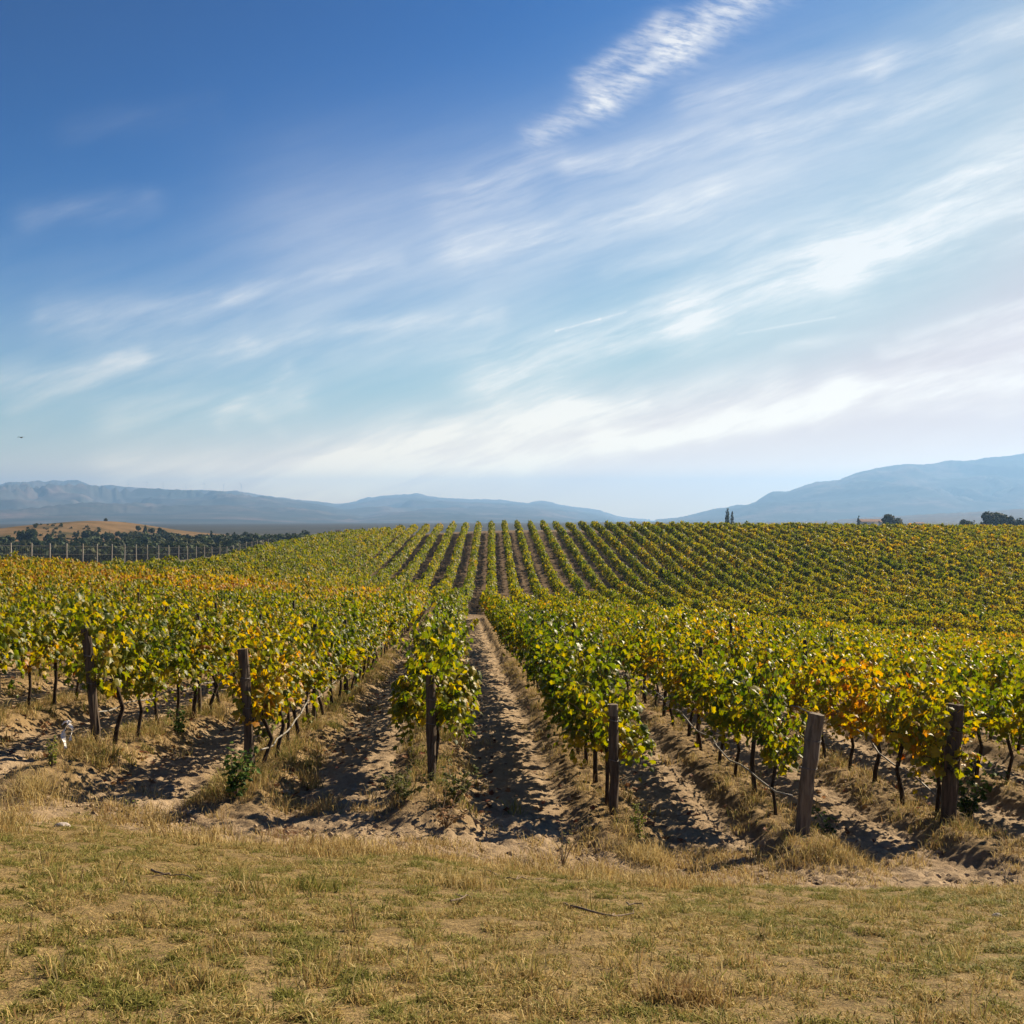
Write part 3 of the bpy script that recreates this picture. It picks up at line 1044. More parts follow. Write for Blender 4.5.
END = [  # row, top offset (x, y), height, radius, material, label
    (-2, (-.20, .05), 1.62, .062, M_POST, "brown wooden end post leaning left near the white plastic strip"),
    (-1, (-.13, .05), 1.62, .062, M_POST, "dark wooden end post with green vine shoots around its middle"),
    (0, (-.03, .02), 1.33, .058, M_POST, "slim dark end post in front of the lone leafy middle row"),
    (1, (-.01, .03), 1.37, .058, M_POST, "slim straight end post with a pale weathered top"),
    (2, (.23, .03), 1.47, .094, M_POSTG, "thick weathered grey end post with flat cut top, leaning right"),
    (3, (.15, .04), 1.58, .102, M_POST, "thick dark end post with a wire band, under yellow vine leaves"),
]
for n, (i, off2, h, rad, mat, lab) in enumerate(END):
    y = row_start(i)
    x = row_xy(i, y)
    t = empty("end_post", (x, y, gz(x, y)))
    tag(t, lab, "post", "wooden end posts of the vine rows")
    post_part([(0, 0, -.3), (off2[0] * .45, off2[1] * .45, h * .5), (off2[0], off2[1], h)], rad, mat, t, 14, n)
    for zf in ((.55, .78) if n != 3 else (.5, .86)):
        wire_band((off2[0] * zf * .97, off2[1] * zf * .97, h * zf), rad * 1.07, t)
    if n == 3:
        # pale bare wood at the head of this post
        V, Q, T = tube([(off2[0] * .89, off2[1] * .89, h * .9), (off2[0], off2[1], h + .004)], [rad * 1.04, rad * 1.05], 14)
        MB().add(V, Q, T).build('pale_top', M_POSTG, t)
    if n == 4:
        MB().tube([(off2[0] - .02, off2[1], h - .01), (off2[0] - .13, off2[1] - .02, h + .03), (off2[0] - .24, off2[1] - .01, h + .09), (off2[0] - .33, off2[1], h + .10)],
                  [.012, .011, .009, .006], 6).build('wire_end', M_WIRE, t)

proto = None
pc = {}
for i in range(-7, 9):
    for y in np.arange(row_start(i) + 5.4, 46, 5.4):
        x = row_xy(i, y)
        u = x / y
        if abs(u) > (.40):
            continue
        n = pc.get(i, 0)
        pc[i] = n + 1
        if n > 2:
            continue
        if proto is None:
            proto = t = empty("trellis_post", (x, y, gz(x, y)))
            post_part([(0, 0, -.2), (.02, 0, 1.0), (.03, .02, 1.90)], .036, M_POST, t, 8, 77)
            wire_band((.02, 0, 1.35), .040, t)
        else:
            t = proto.copy()
            COL.objects.link(t)
            for c_ in proto.children:
                d_ = c_.copy()
                COL.objects.link(d_)
                d_.parent = t
        t.location = (x, y, gz(x, y))
        t.rotation_euler = (random.uniform(-.05, .05), random.uniform(-.05, .05), random.uniform(0, 6.28))
        t.scale = (1, 1, random.uniform(.93, 1.06))
        tag(t, "thin trellis post among leaves, %s from front, %s" % (ORD[n], row_name(i)), "post", "thin posts inside the vine rows")

# drip hoses
def hose(i, offx, hts, lab, y1=44.0, seed=0):
    R = np.random.default_rng(seed)
    y0 = row_start(i)
    pts = []
    ys_ = np.arange(y0 + .05, y1, .45)
    for k, y in enumerate(ys_):
        x = row_xy(i, y) + offx
        h = np.interp(y - y0, [p[0] for p in hts], [p[1] for p in hts]) + .03 * math.sin(y * 2.9 + seed)
        pts.append((x + R.normal(0, .015), y, gz(x, y) + h))
    o = MB().tube(pts, .0125, 6).build("drip_hose", M_HOSE, None, True)
    tag(o, lab, "hose", "drip hoses hung along the rows")


hose(-2, -.06, [(0, .50), (1.5, .52), (6, .55), (40, .55)], "grey drip hose sagging along the row of the brown leaning left post", seed=1)
hose(-1, .10, [(0, .33), (1.2, .35), (2.2, .33), (3.5, .55), (8, .60), (40, .6)], "pale drip hose looping from the dark post with green shoots", seed=2)
hose(2, -.10, [(0, .42), (3, .34), (8, .45), (40, .5)], "grey drip hose running from the thick grey flat-topped post", seed=3)
hose(3, -.12, [(0, .38), (1.6, .60), (2.4, .78), (6, .6), (40, .6)], "pale drip hose rising behind the thick dark banded post", seed=4)

for i in range(-2, 4):
    y0 = row_start(i)
    pts = [(row_xy(i, y) + .02, y, gz(row_xy(i, y), y) + 1.0 + .02 * math.sin(y)) for y in np.arange(y0, 46, 2.0)]
    tag(MB().tube(pts, .0035, 4).build("trellis_wire", M_WIRE), "taut trellis wire along %s" % ("the " + row_name(i)), "wire", "trellis wires of the near rows")

# ------------------------------------------------------------------ grass and weeds
def blades(X, Y, Z, h, wdt, lean, colr, R, droop=0.35):
    n = len(X)
    az = R.uniform(0, 2 * math.pi, n)
    fc = R.uniform(0, 2 * math.pi, n)
    d = np.stack([np.cos(az), np.sin(az)], 1)
    s = np.stack([np.cos(fc), np.sin(fc)], 1)
    b = np.stack([X, Y, Z - .01], 1)
    mid = b + np.concatenate([d * (lean * h * .45)[:, None], (h * .6)[:, None]], 1)
    tp = b + np.concatenate([d * (lean * h * 1.15)[:, None], (h * (1 - droop * np.clip(lean, 0, 1.4)))[:, None]], 1)
    sw = np.concatenate([s, np.zeros((n, 1))], 1) * wdt[:, None]
    V = np.stack([b - sw, b + sw, mid + sw * .7, mid - sw * .7, tp], 1).reshape(-1, 3)
    i = (np.arange(n) * 5)[:, None]
    Q = i + np.array([[0, 1, 2, 3]])
    T = i + np.array([[3, 2, 4]])
    return V, Q, T, np.repeat(colr, 5, axis=0)


def pick(R, n, pal, wts):
    pal = np.array(pal)
    c = pal[R.choice(len(pal), n, p=np.array(wts) / sum(wts))]
    return c * R.uniform(.75, 1.25, (n, 1))


STRAW = [(.45, .335, .13), (.35, .255, .09), (.52, .42, .20), (.26, .175, .065), (.22, .19, .06)]
GREEN = [(.18, .185, .04), (.24, .23, .055), (.125, .135, .028), (.30, .26, .08)]


def mesh_of(chunks, name, mat):
    b, cols = MB(), []
    for V, Q, T, c in chunks:
        b.add(V, Q, T)
        cols.append(c)
    F = [np.concatenate(b.Q), np.concatenate(b.T)]
    return mesh_np(name, np.concatenate(b.V), F, [mat], {'col': np.concatenate(cols)})


R = np.random.default_rng(5)
# short dry turf
N = 1300000
Yg = 2.6 + 9.4 * R.random(N) ** 0.85
Xg = (R.random(N) - .5) * 2 * (.56 * Yg + .9)
gmk = grass_mask(Xg, Yg)
cl = fbm(Xg * 8.5, Yg * 8.5, 3, 201)
patch = fbm(Xg * 1.1, Yg * 1.1, 3, 203)
keep = R.random(N) < gmk * np.clip(.62 + 2.4 * (cl - .47), .30, 1) * (.45 + .55 * sstep(.36, .50, fbm(Xg * .55, Yg * .9, 3, 209)))
Xg, Yg, cl, patch = Xg[keep], Yg[keep], cl[keep], patch[keep]
N = len(Xg)
gp = fbm(Xg * 7.1, Yg * 7.1, 2, 207)
isg = R.random(N) < sstep(.44, .61, .45 * patch + .55 * gp) * .70 + .24
cg = np.where(isg[:, None], pick(R, N, GREEN, (3, 3, 2, 2)), pick(R, N, STRAW, (4, 4, 2, 2, 1)))
hg = (.014 + .038 * np.clip((cl - .42) * 3.2, 0, 1)) * R.uniform(.6, 1.5, N)
zg = ground_z(Xg, Yg) + (fbm(Xg * 1.3, Yg * 1.3, 3, 51) - .5) * 0.10
turf_chunks = [blades(Xg, Yg, zg, hg, np.full(N, .0032) * R.uniform(.7, 1.4, N), R.uniform(.2, 1.5, N), cg, R)]
tag(link("grass", mesh_of(turf_chunks, "grass", M_BLADE)), "short dry straw and green turf across the sloping headland", "grass", kind='stuff')


def tufts(cx, cy, nper, rad, h, pal, wts, R, wd=.0035, lean=(.15, 1.0)):
    n = len(cx)
    k = np.repeat(np.arange(n), nper)
    m = len(k)
    hs = R.uniform(.55, 1.2, n)
    X = cx[k] + R.normal(0, 1, m) * (rad[k] if hasattr(rad, '__len__') else rad)
    Y = cy[k] + R.normal(0, 1, m) * (rad[k] if hasattr(rad, '__len__') else rad)
    hh = (h[k] if hasattr(h, '__len__') else h) * hs[k] * R.uniform(.45, 1.15, m)
    return blades(X, Y, ground_z(X, Y), hh, wd * R.uniform(.7, 1.5, m), R.uniform(lean[0], lean[1], m), pick(R, m, pal, wts), R)


DRY = STRAW + [(.30, .19, .085)]
ch = []
# weeds along the ridges under the vines
for i in range(-6, 9):
    y0 = row_start(i) - 1.0
    dens = {-2: 17, -1: 18, -3: 13, 0: 9.0, 1: 8, 2: 9.0, 3: 12}.get(i, 7.0)
    n = int(dens * 26)
    cy = y0 + 25 * R.random(n) ** 1.4
    side = R.normal(0, .30, n)
    cx = row_xy(i, cy) + side
    ok = (np.abs(cx / cy) < .56) & (vnoise(cx * .9, cy * .9, 301) > .28)
    cx, cy = cx[ok], cy[ok]
    hh = R.uniform(.10, .34, len(cx)) * (1 if i < 0 else .8)
    ch.append(tufts(cx, cy, 34, .07, hh, DRY + GREEN, (5, 4, 3, 4, 2, 3, .7, .7, 1, .8), R, .0038))
    if i <= 0:
        gsel = R.random(len(cx)) < .18
        ch.append(tufts(cx[gsel], cy[gsel], 26, .06, .24, GREEN, (2, 2, 3, 1), R, .005))
# clumps on the bank where the turf meets the rows
n = 900
cy = 9.0 + 3.3 * R.random(n)
cx = (R.random(n) - .5) * 1.12 * cy
ok = (fbm(cx * .8, cy * .8, 2, 305) > .47)
cx, cy = cx[ok], cy[ok]
ch.append(tufts(cx, cy, 46, .09, R.uniform(.07, .22, len(cx)), DRY, (5, 4, 4, 3, 1, 2), R, .0036))
# looser tufts in the turf
n = 760
cy = 3.2 + 7.0 * R.random(n)
cx = (R.random(n) - .5) * 1.12 * cy
ok = (fbm(cx * .6, cy * .6, 2, 307) > .46)
cx, cy = cx[ok], cy[ok]
ch.append(tufts(cx, cy, 34, .045, .05 + .13 * R.random(len(cx)) ** 2, DRY + GREEN, (5, 4, 4, 3, 1, 2, 2, 2, 1, 2), R, .0026))
tag(link("dry_weeds", mesh_of(ch, "dry_weeds", M_BLADE)), "dry straw-coloured weeds along the soil ridges under the vines", "weeds", kind='stuff')

# ---- fallen leaves in the furrows
n = 2600
i = R.integers(-4, 7, n)
y = 12.5 + 26 * R.random(n) ** 1.5
x = X0_NEAR + SP * i + K_NEAR * y + np.where(R.random(n) < .6, R.normal(.55, .18, n), R.uniform(-1.1, 1.1, n))
z = ground_z(x, y) + .035
nr = np.stack([R.normal(0, .35, n), R.normal(0, .35, n), np.ones(n)], 1)
V, T = place_leaves(np.stack([x, y, z], 1), nr, R.normal(0, 1, (n, 3)), R.uniform(.05, .10, n), R.uniform(-3, 2, n))
lc = pick(R, n, [(.16, .06, .03), (.22, .11, .05), (.30, .17, .06), (.10, .05, .03)], (4, 3, 2, 2))
me = mesh_np("fallen_leaves", V, T, [M_BLADE], {'col': np.repeat(lc, len(LEAF_V), axis=0)})
tag(link("fallen_leaves", me), "brown fallen vine leaves lying in the furrows", "leaves", kind='stuff')


def at_px(px, py, y0=2.5, y1=40.0):
    """the ground point seen at a pixel of the photograph"""
    u, v = (px - 512) / 1024.0, (py - 512) / 1024.0
    Yl = np.linspace(y0, y1, 4000)
    zl = ground_z(u * Yl, Yl)
    k = int(np.argmax(zl >= -v * Yl)) if np.any(zl >= -v * Yl) else 0
    return u * Yl[k], Yl[k], zl[k]


# ---- clods and small stones in the tilled lanes
n = 15000
i = R.integers(-4, 8, n)
y = 11.0 + 24 * R.random(n) ** 1.7
x = X0_NEAR + SP * i + K_NEAR * y + R.uniform(.30, 1.97, n)
ok = (np.abs(x / y) < .55) & (R.random(n) < .25 + 1.1 * fbm(x * 1.6, y * 1.6, 2, 331)) & (grass_mask(x, y) < .4)
x, y = x[ok], y[ok]
n = len(x)
z = ground_z(x, y) + .012
a = math.sqrt(.5)
OCT = np.array([(1, 0, 0), (0, 1, 0), (-1, 0, 0), (0, -1, 0), (0, 0, 1), (a, a, .45), (-a, a, .5), (-a, -a, .4), (a, -a, .5)]) * np.array([1, 1, .8])
OF = np.array([(0, 5, 4), (5, 1, 4), (1, 6, 4), (6, 2, 4), (2, 7, 4), (7, 3, 4), (3, 8, 4), (8, 0, 4), (0, 1, 5), (1, 2, 6), (2, 3, 7), (3, 0, 8)])
sz = .010 + .034 * R.random(n) ** 2.6
V = OCT[None] * sz[:, None, None] * R.uniform(.6, 1.35, (n, 9, 1)) * R.uniform(.7, 1.3, (n, 1, 3)) + np.stack([x, y, z], 1)[:, None, :]
F = (OF[None] + (np.arange(n) * 9)[:, None, None]).reshape(-1, 3)
me = mesh_np("soil_clods", V.reshape(-1, 3), F, [simple("clod_earth", (.20, .145, .088), (.40, .31, .21), 4, 1.0, 0.05)])
tag(link("soil_clods", me), "dry earth clods strewn over the tilled lanes", "clods", kind='stuff')

# ---- single tussocks
def tussock(px, py, rad, h, n, pal, wts, lab, name="grass_tussock", cat="grass clump"):
    x, y, z = at_px(px, py)
    V, Q, T, c_ = tufts(np.array([x]), np.array([y]), n, rad, h, pal, wts, np.random.default_rng(int(px)), .0032, (.1, 1.1))
    V = V - np.array([x, y, z])
    me = mesh_np("blades", V, [Q, T], [M_BLADE], {'col': c_})
    o = link(name, me, None, (x, y, z))
    tag(o, lab, cat)


tussock(686, 1000, .085, .15, 520, DRY, (2, 4, 1, 5, 1, 5), "reddish brown dry grass tussock alone on the turf at bottom right")
tussock(312, 888, .10, .12, 420, GREEN + STRAW[:2], (3, 3, 3, 2, 1, 1), "low green grass clump beside bare soil left of centre")
tussock(285, 836, .12, .13, 900, [(.26, .15, .08), (.20, .11, .06), (.32, .2, .1)], (3, 2, 2), "rusty low dry weed mat on the bank below the dark post")
tussock(460, 885, .13, .24, 520, STRAW, (4, 3, 5, 1, 1), "tall golden grass clump on the bank below the middle row")
tussock(648, 862, .15, .24, 520, STRAW, (4, 3, 5, 1, 1), "golden grass clump at the foot of the pale-topped slim post")
tussock(38, 795, .20, .30, 700, STRAW, (4, 3, 5, 1, 1), "big golden grass clump at the left edge by the turf")
tussock(842, 862, .18, .22, 520, STRAW, (4, 3, 5, 1, 1), "straw grass clump below the thick grey flat-topped post")


# ---- leafy weeds and saplings
def weed(px, py, h, nst, spread, nl, lsz, cols, lab, name="weed", cat="weed", seed=0, up=1.0):
    R = np.random.default_rng(seed)
    x, y, z = at_px(px, py)
    t = empty(name, (x, y, z))
    st = MB()
    pos, nrm, tip, sz = [], [], [], []
    for s in range(nst):
        an = R.uniform(0, 6.28)
        L = h * R.uniform(.65, 1.1)
        pts = []
        for k in range(6):
            f = k / 5
            pts.append(np.array([math.cos(an) * spread * f ** 1.5, math.sin(an) * spread * f ** 1.5, L * f * up]) + R.normal(0, .012, 3) * (k > 0))
        st.tube(pts, np.linspace(.007, .002, 6), 5)
        for q_ in range(nl):
            f = R.uniform(.15, 1) * 5
            i_ = min(int(f), 4)
            p = pts[i_] * (1 - f + i_) + pts[i_ + 1] * (f - i_)
            o = R.normal(0, 1, 3)
            o /= np.linalg.norm(o)
            pos.append(p + o * lsz * .8)
            nrm.append(np.array([0, 0, .8]) + R.normal(0, .5, 3))
            tip.append(o)
            sz.append(lsz * R.uniform(.6, 1.3))
    st.build('stem', M_TWIG, t)
    V, T = place_leaves(np.array(pos), np.array(nrm), np.array(tip), np.array(sz), R.uniform(.3, 2, len(pos)))
    c_ = pick(R, len(pos), cols, [1] * len(cols))
    me = mesh_np("foliage", V, T, [M_TREE], {'col': np.repeat(c_, len(LEAF_V), axis=0)})
    link('foliage', me, t)
    tag(t, lab, cat)


GL = [(.05, .10, .015), (.09, .14, .02), (.03, .065, .012)]
YL = [(.16, .19, .03), (.25, .24, .04), (.10, .14, .02)]
weed(968, 822, .95, 9, .45, 34, .075, GL, "dark leafy shrub beside the thick dark banded post", "shrub", "shrub", 1)
weed(236, 800, .62, 7, .22, 30, .06, GL, "dark green shoots at the base of the dark left end post", "shrub", "shrub", 2)
weed(262, 742, .75, 6, .38, 14, .11, YL, "sunlit vine shoots sprouting round the dark left end post", "vine_shoot", "vine shoot", 3)
weed(640, 842, .42, 6, .07, 16, .035, YL, "upright green weed beside the pale-topped slim post", seed=4)
weed(563, 868, .55, 5, .30, 9, .025, [(.16, .13, .05), (.12, .12, .04)], "thin branching dry weed in the path right of centre", seed=5)
weed(830, 840, .48, 6, .26, 12, .05, GL, "small green sapling in front of the thick grey flat-topped post", "sapling", "sapling", 6)
weed(405, 800, .40, 12, .36, 26, .04, [(.10, .11, .03), (.16, .15, .05), (.07, .09, .02)], "low green brush left of the slim dark middle post", seed=7)
weed(455, 806, .45, 9, .24, 20, .05, [(.10, .11, .03), (.16, .15, .05), (.07, .09, .02)], "bushy weeds right of the slim dark middle post", seed=8)
weed(446, 830, .32, 9, .34, 14, .04, [(.20, .11, .05), (.14, .09, .04)], "brown withered brush below the slim dark middle post", seed=9)
weed(52, 768, .36, 7, .05, 18, .03, YL, "bright green upright weed in dry grass left of the leaning post", seed=10)
weed(132, 812, .14, 4, .05, 9, .025, YL, "tiny bright green weed on the turf edge at left", seed=11)
weed(180, 735, .42, 8, .20, 20, .05, GL, "dark green bush between the two left end posts", "shrub", "shrub", 12)

# ---- stone, plastic strip, sticks
def stone(px, py, r, lab, seed):
    R = np.random.default_rng(seed)
    x, y, z = at_px(px, py)
    me = bpy.data.meshes.new("stone")
    import bmesh
    bm = bmesh.new()
    bmesh.ops.create_icosphere(bm, subdivisions=3, radius=1.0)
    for v in bm.verts:
        p = np.array(v.co)
        k = .75 + .5 * float(fbm(np.array([p[0] * 1.3 + p[2] + seed]), np.array([p[1] * 1.3 - p[2]]), 3, seed)[0])
        v.co = Vector((p[0] * r * 1.35 * k, p[1] * r * k, max(p[2], -.5) * r * .8 * k))
    bm.to_mesh(me)
    bm.free()
    me.materials.append(M_STONE)
    o = link("stone", me, None, (x, y, z + r * .25))
    tag(o, lab, "stone")


stone(63, 829, .062, "pale rounded stone lying on the turf at left", 4)
stone(140, 815, .028, "small whitish stone at the turf edge by the rusty weeds", 5)
stone(998, 918, .03, "small grey stone on the turf at far right", 8)

x, y, z = at_px(69, 758)
rag = empty("plastic_strip", (x, y, z + .30))
for dx, L, wd0 in ((-.06, .34, .024), (.045, .24, .026)):
    V, nk = [], 9
    for k in range(nk):
        f = k / (nk - 1)
        cx_, cz_ = dx * math.sin(f * 2.6) + .012 * math.sin(f * 9 + dx * 90), .16 - L * f
        a_ = 1.3 * math.sin(f * 5 + dx * 40)
        wd = wd0 * (1.0 - .35 * math.cos(f * 7))
        V += [(cx_ - wd * math.cos(a_), -.02 - wd * math.sin(a_), cz_), (cx_ + wd * math.cos(a_), -.02 + wd * math.sin(a_), cz_ + .01)]
    MB().add(np.array(V), [(2 * k, 2 * k + 1, 2 * k + 3, 2 * k + 2) for k in range(nk - 1)]).build('tail', M_RAG, rag)
MB().tube([(-.09, 0, .115), (-.06, .01, .15), (-.01, 0, .165), (.03, -.01, .155)], [.006, .013, .016, .008], 7).build('knot', M_RAG, rag)
tag(rag, "white plastic strip knotted on a line in dry grass, left edge", "plastic strip")


def stick(pp, r, lab, seed):
    R = np.random.default_rng(seed)
    x0_, y0_, z0_ = at_px(*pp[0])
    pts = []
    for (a, b) in zip(pp[:-1], pp[1:]):
        A, B = np.array(at_px(*a)), np.array(at_px(*b))
        for f in np.linspace(0, 1, 6)[:-1]:
            p = A * (1 - f) + B * f + R.normal(0, .012, 3)
            p[2] = gz(p[0], p[1]) + .03 + abs(R.normal(0, .015))
            pts.append(tuple(p - np.array([x0_, y0_, z0_])))
    n = len(pts)
    b = MB().tube(pts, np.linspace(r * .7, r * .25, n), 6)
    m = n // 2
    d = np.array(pts[m]) + R.normal(0, .08, 3) * np.array([1, 1, .2])
    b.tube([pts[m], tuple(d)], [r * .6, r * .25], 5)
    o = b.build("stick", M_TWIG, None, False, None, (x0_, y0_, z0_))
    tag(o, lab, "stick")


stick([(150, 877), (170, 880), (200, 884)], .012, "thin dark stick on the turf at left", 1)
stick([(488, 878), (515, 884), (552, 882)], .011, "crooked dark twig on the turf below the middle row", 2)
stick([(560, 908), (612, 922), (645, 918)], .014, "longest forked stick on the turf right of centre", 3)
stick([(628, 908), (652, 916)], .010, "short bare stick beside the forked stick", 4)
stick([(452, 906), (478, 902)], .010, "pale straight stick on the turf below the golden clump", 5)

# ------------------------------------------------------------------ fence on the left edge
fx0, fY0 = -36.2, 71.0
fr = empty("fence", (fx0, fY0, far_ground(fx0, fY0)))
FO = Vector(fr.location)
tops = []
post_me = None
for k in range(-3, 27):
    Y = fY0 + 3.0 * k
    X = fx0 + 0.009 * (Y - fY0)
    z = float(base_z(np.array([X]), np.array([Y]))[0])
    ytop = np.interp(512 + 1024 * X / Y, [0, 120, 233, 330], [542.6, 544.0, 547.0, 546])
    ztop = (512 - ytop) / 1024 * Y
    h = max(2.2, min(ztop - z, 3.4))
    b = MB()
    b.box((0, 0, h / 2 - .3), (.09, .09, h + .6))
    V, Q = b.V[0], b.Q[0]
    V[4:] *= np.array([.8, .8, 1])
    o = link('post', mesh_np('fence_post', V, Q, [M_CONC]), fr, tuple(Vector((X, Y, z)) - FO))
    o.rotation_euler = (random.uniform(-.02, .02), random.uniform(-.02, .02), 0)
    tops.append((X, Y, z, h))
for f in (.25, .5, .72, .93):
    MB().tube([tuple(Vector((X, Y, z + h * f)) - FO) for X, Y, z, h in tops], .008, 4).build('wire', M_WIRE, fr)
mm = MB()
for a, b in zip(tops[:-1], tops[1:]):
    for q_ in np.arange(0, 1, .10):
        xx, yy, zz, hh = [a[j] * (1 - q_) + b[j] * q_ for j in range(4)]
        mm.tube([tuple(Vector((xx, yy, zz + .05)) - FO), tuple(Vector((xx, yy, zz + hh * .93)) - FO)], .0035, 3, False)
mm.build('mesh', M_WIRE, fr)
tag(fr, "tall wire fence of pale concrete posts along the vineyard's left side", "fence")

# ------------------------------------------------------------------ trees
def crown(R, lobes, nleaf, lsz, cols):
    """leaf sprays through the volume of several lobes"""
    pos, nrm = [], []
    wts = np.array([l[3] ** 2 for l in lobes])
    pickl = R.choice(len(lobes), nleaf, p=wts / wts.sum())
    for l in pickl:
        cx, cy, cz, r, sz = lobes[l]
        d = R.normal(0, 1, 3)
        d /= np.linalg.norm(d)
        rr_ = r * (0.45 + .6 * R.random() ** .5)
        pos.append((cx + d[0] * rr_, cy + d[1] * rr_, cz + d[2] * rr_ * sz))
        nrm.append(d + R.normal(0, .5, 3) + np.array([0, 0, .3]))
    pos, nrm = np.array(pos), np.array(nrm)
    V, T = place_quads(pos, nrm, R.normal(0, 1, (nleaf, 3)), lsz * R.uniform(.6, 1.4, nleaf))
    c_ = pick(R, nleaf, cols, [1] * len(cols))
    return V, T, np.repeat(c_, 4, axis=0)


DARKG = [(.022, .040, .012), (.034, .054, .015), (.048, .066, .018), (.016, .028, .010)]
OLIVE = [(.035, .048, .016), (.05, .06, .02), (.065, .068, .024), (.025, .036, .012)]
GREYG = [(.05, .06, .035), (.06, .07, .04), (.04, .05, .03)]


def tree_lobes(R, h, wd, shape):
    L = []
    if shape == 'column':
        for k in range(11):
            f = k / 10
            r = wd * .5 * (.5 + .6 * math.sin((f * .8 + .2) * math.pi))
            L.append((R.normal(0, wd * .05), R.normal(0, wd * .05), h * (.10 + .86 * f), max(r, wd * .18), 1.5))
    elif shape == 'cone':
        for k in range(10):
            f = k / 9
            L.append((R.normal(0, wd * .04), R.normal(0, wd * .04), h * (.06 + .88 * f), wd * .5 * (1.02 - f * .85), 1.1))
    else:
        n = 11 if shape == 'round' else 14
        for k in range(n):
            a = R.uniform(0, 6.28)
            q_ = R.random() ** .5
            zf = R.uniform(.30, .84)
            rr_ = wd * .5 * q_ * (.65 if zf < .72 else .4)
            L.append((math.cos(a) * rr_, math.sin(a) * rr_, h * zf, wd * R.uniform(.18, .29), .85))
    return L


def tree(px, D, h, wd, shape, cols, lab, cat="tree", group=None, seed=0, nleaf=900, name=None, ytop=None, tr=True):
    R = np.random.default_rng(seed)
    x = px_xy(px, D)
    z = far_ground(x, D)
    if ytop is not None:
        h = max((512 - ytop) / 1024 * D - z, 2.0)
    t = empty(name or ("cypress_tree" if shape in ('column', 'cone') else "tree"), (x, D, z))
    L = tree_lobes(R, h, wd, shape)
    V, T, c_ = crown(R, L, nleaf, wd * .13 if shape == 'round' else wd * .22, cols)
    link('crown', mesh_np('tree_crown', V, T, [M_TREE], {'col': c_}), t)
    b = MB()
    b.tube([(0, 0, -.5), (.05, .03, h * .3), (0, 0, h * .62)], [wd * .055, wd * .04, wd * .02], 7)
    for k in range(4):
        l = L[(k * 3) % len(L)]
        b.tube([(0, 0, h * .28), (l[0] * .8, l[1] * .8, l[2])], [wd * .025, wd * .01], 5)
    b.build('trunk', M_TRUNK, t)
    tag(t, lab, cat, group)
    return t


# right skyline
tree(727.5, 520, 0, 2.5, 'column', DARKG, "tall dark poplar, larger one of the slim pair on the hill crest", "tree", None, 1, 900, "poplar_tree", 508.5)
tree(732.0, 545, 0, 2.0, 'column', GREYG, "shorter pale poplar, right one of the slim pair on the crest", "tree", None, 2, 800, "poplar_tree", 511.0)
tree(706.5, 420, 0, 2.2, 'round', DARKG, "small dark bush poking over the crest left of the poplars", "bush", None, 3, 400, "bush", 519.0)
tree(858.8, 560, 0, 3.2, 'cone', DARKG, "small dark pointed cypress left of the low red roof", "tree", None, 4, 700, None, 515.0)
tree(892.5, 560, 0, 11.5, 'round', OLIVE, "round dark tree between the white wall and small bush", "tree", None, 5, 1400, None, 514.6)
tree(899.5, 555, 0, 5.0, 'round', OLIVE, "low round bush hugging the right side of the round tree", "bush", None, 6, 600, "bush", 520.6)
tree(964.5, 480, 0, 6.5, 'round', OLIVE, "smaller greenish tree left of the dark tree clump at right", "tree", None, 7, 900, None, 516.5)
tree(973.0, 490, 0, 3.4, 'round', GREYG, "thin pale tree just right of the smaller greenish tree", "tree", None, 8, 300, None, 518.2)
tree(989.5, 500, 0, 9.5, 'round', DARKG, "left tree of the dark clump at the right edge", "tree", None, 9, 1300, None, 512.2)
tree(1001, 505, 0, 10.5, 'round', DARKG, "tallest middle tree of the dark clump at the right edge", "tree", None, 10, 1400, None, 511.6)
tree(1010.5, 498, 0, 8.0, 'round', DARKG, "third tree of the dark clump, pale gap at its top", "tree", None, 11, 1000, None, 513.8)
tree(1020.5, 500, 0, 7.5, 'round', DARKG, "lowest rightmost tree of the dark clump at the edge", "tree", None, 12, 900, None, 518.0)
for k, (p, yt, wd) in enumerate(((836, 521.2, 4.5), (850, 522.0, 3.5), (924, 523.2, 4.2))):
    tree(p, 560, 0, wd, 'round', DARKG, ["low dark bush on the crest left of the small cypress", "lowest bush next to the small cypress on the crest",
                                       "low dark bush right of the distant white house"][k], "bush", None, 30 + k, 500, "bush", yt)
# trees on and beside the dry hill
LT = [(106.0, 645, 2.6, 518.2, 'round', "lone dark tree on top of the dry hill"),
      (138.0, 610, 3.6, 525.8, 'round', "first dark tree on the dry hill's right shoulder"),
      (145.3, 612, 2.8, 524.5, 'cone', "tallest pointed tree on the dry hill's right shoulder"),
      (151.5, 615, 4.2, 527.6, 'round', "low rounded tree right of the pointed shoulder tree"),
      (159.5, 618, 4.6, 528.2, 'round', "broad dark tree near the end of the hill shoulder"),
      (164.5, 618, 3.6, 529.6, 'round', "last low tree down the dry hill's right shoulder"),
      (187.5, 560, 4.6, 534.0, 'round', "rounded dark tree above the wood right of the hill"),
      (211.0, 545, 3.4, 530.6, 'cone', "tall dark tree standing above the wood left of centre ridge"),
      (227.5, 560, 3.6, 532.0, 'round', "small tree on the wood skyline, left of a pair"),
      (234.0, 562, 2.6, 530.6, 'round', "thin pale tree on the wood skyline, right of a pair"),
      (244.5, 565, 5.0, 531.8, 'round', "broad dark tree over the wood by the tan field"),
      (306.0, 520, 5.6, 530.2, 'round', "bushy dark tree near the end of the dark wood"),
      (319.5, 525, 3.4, 531.0, 'round', "left crown of the last tree pair before the hut"),
      (325.0, 526, 3.4, 530.4, 'round', "right crown of the last tree pair before the hut")]
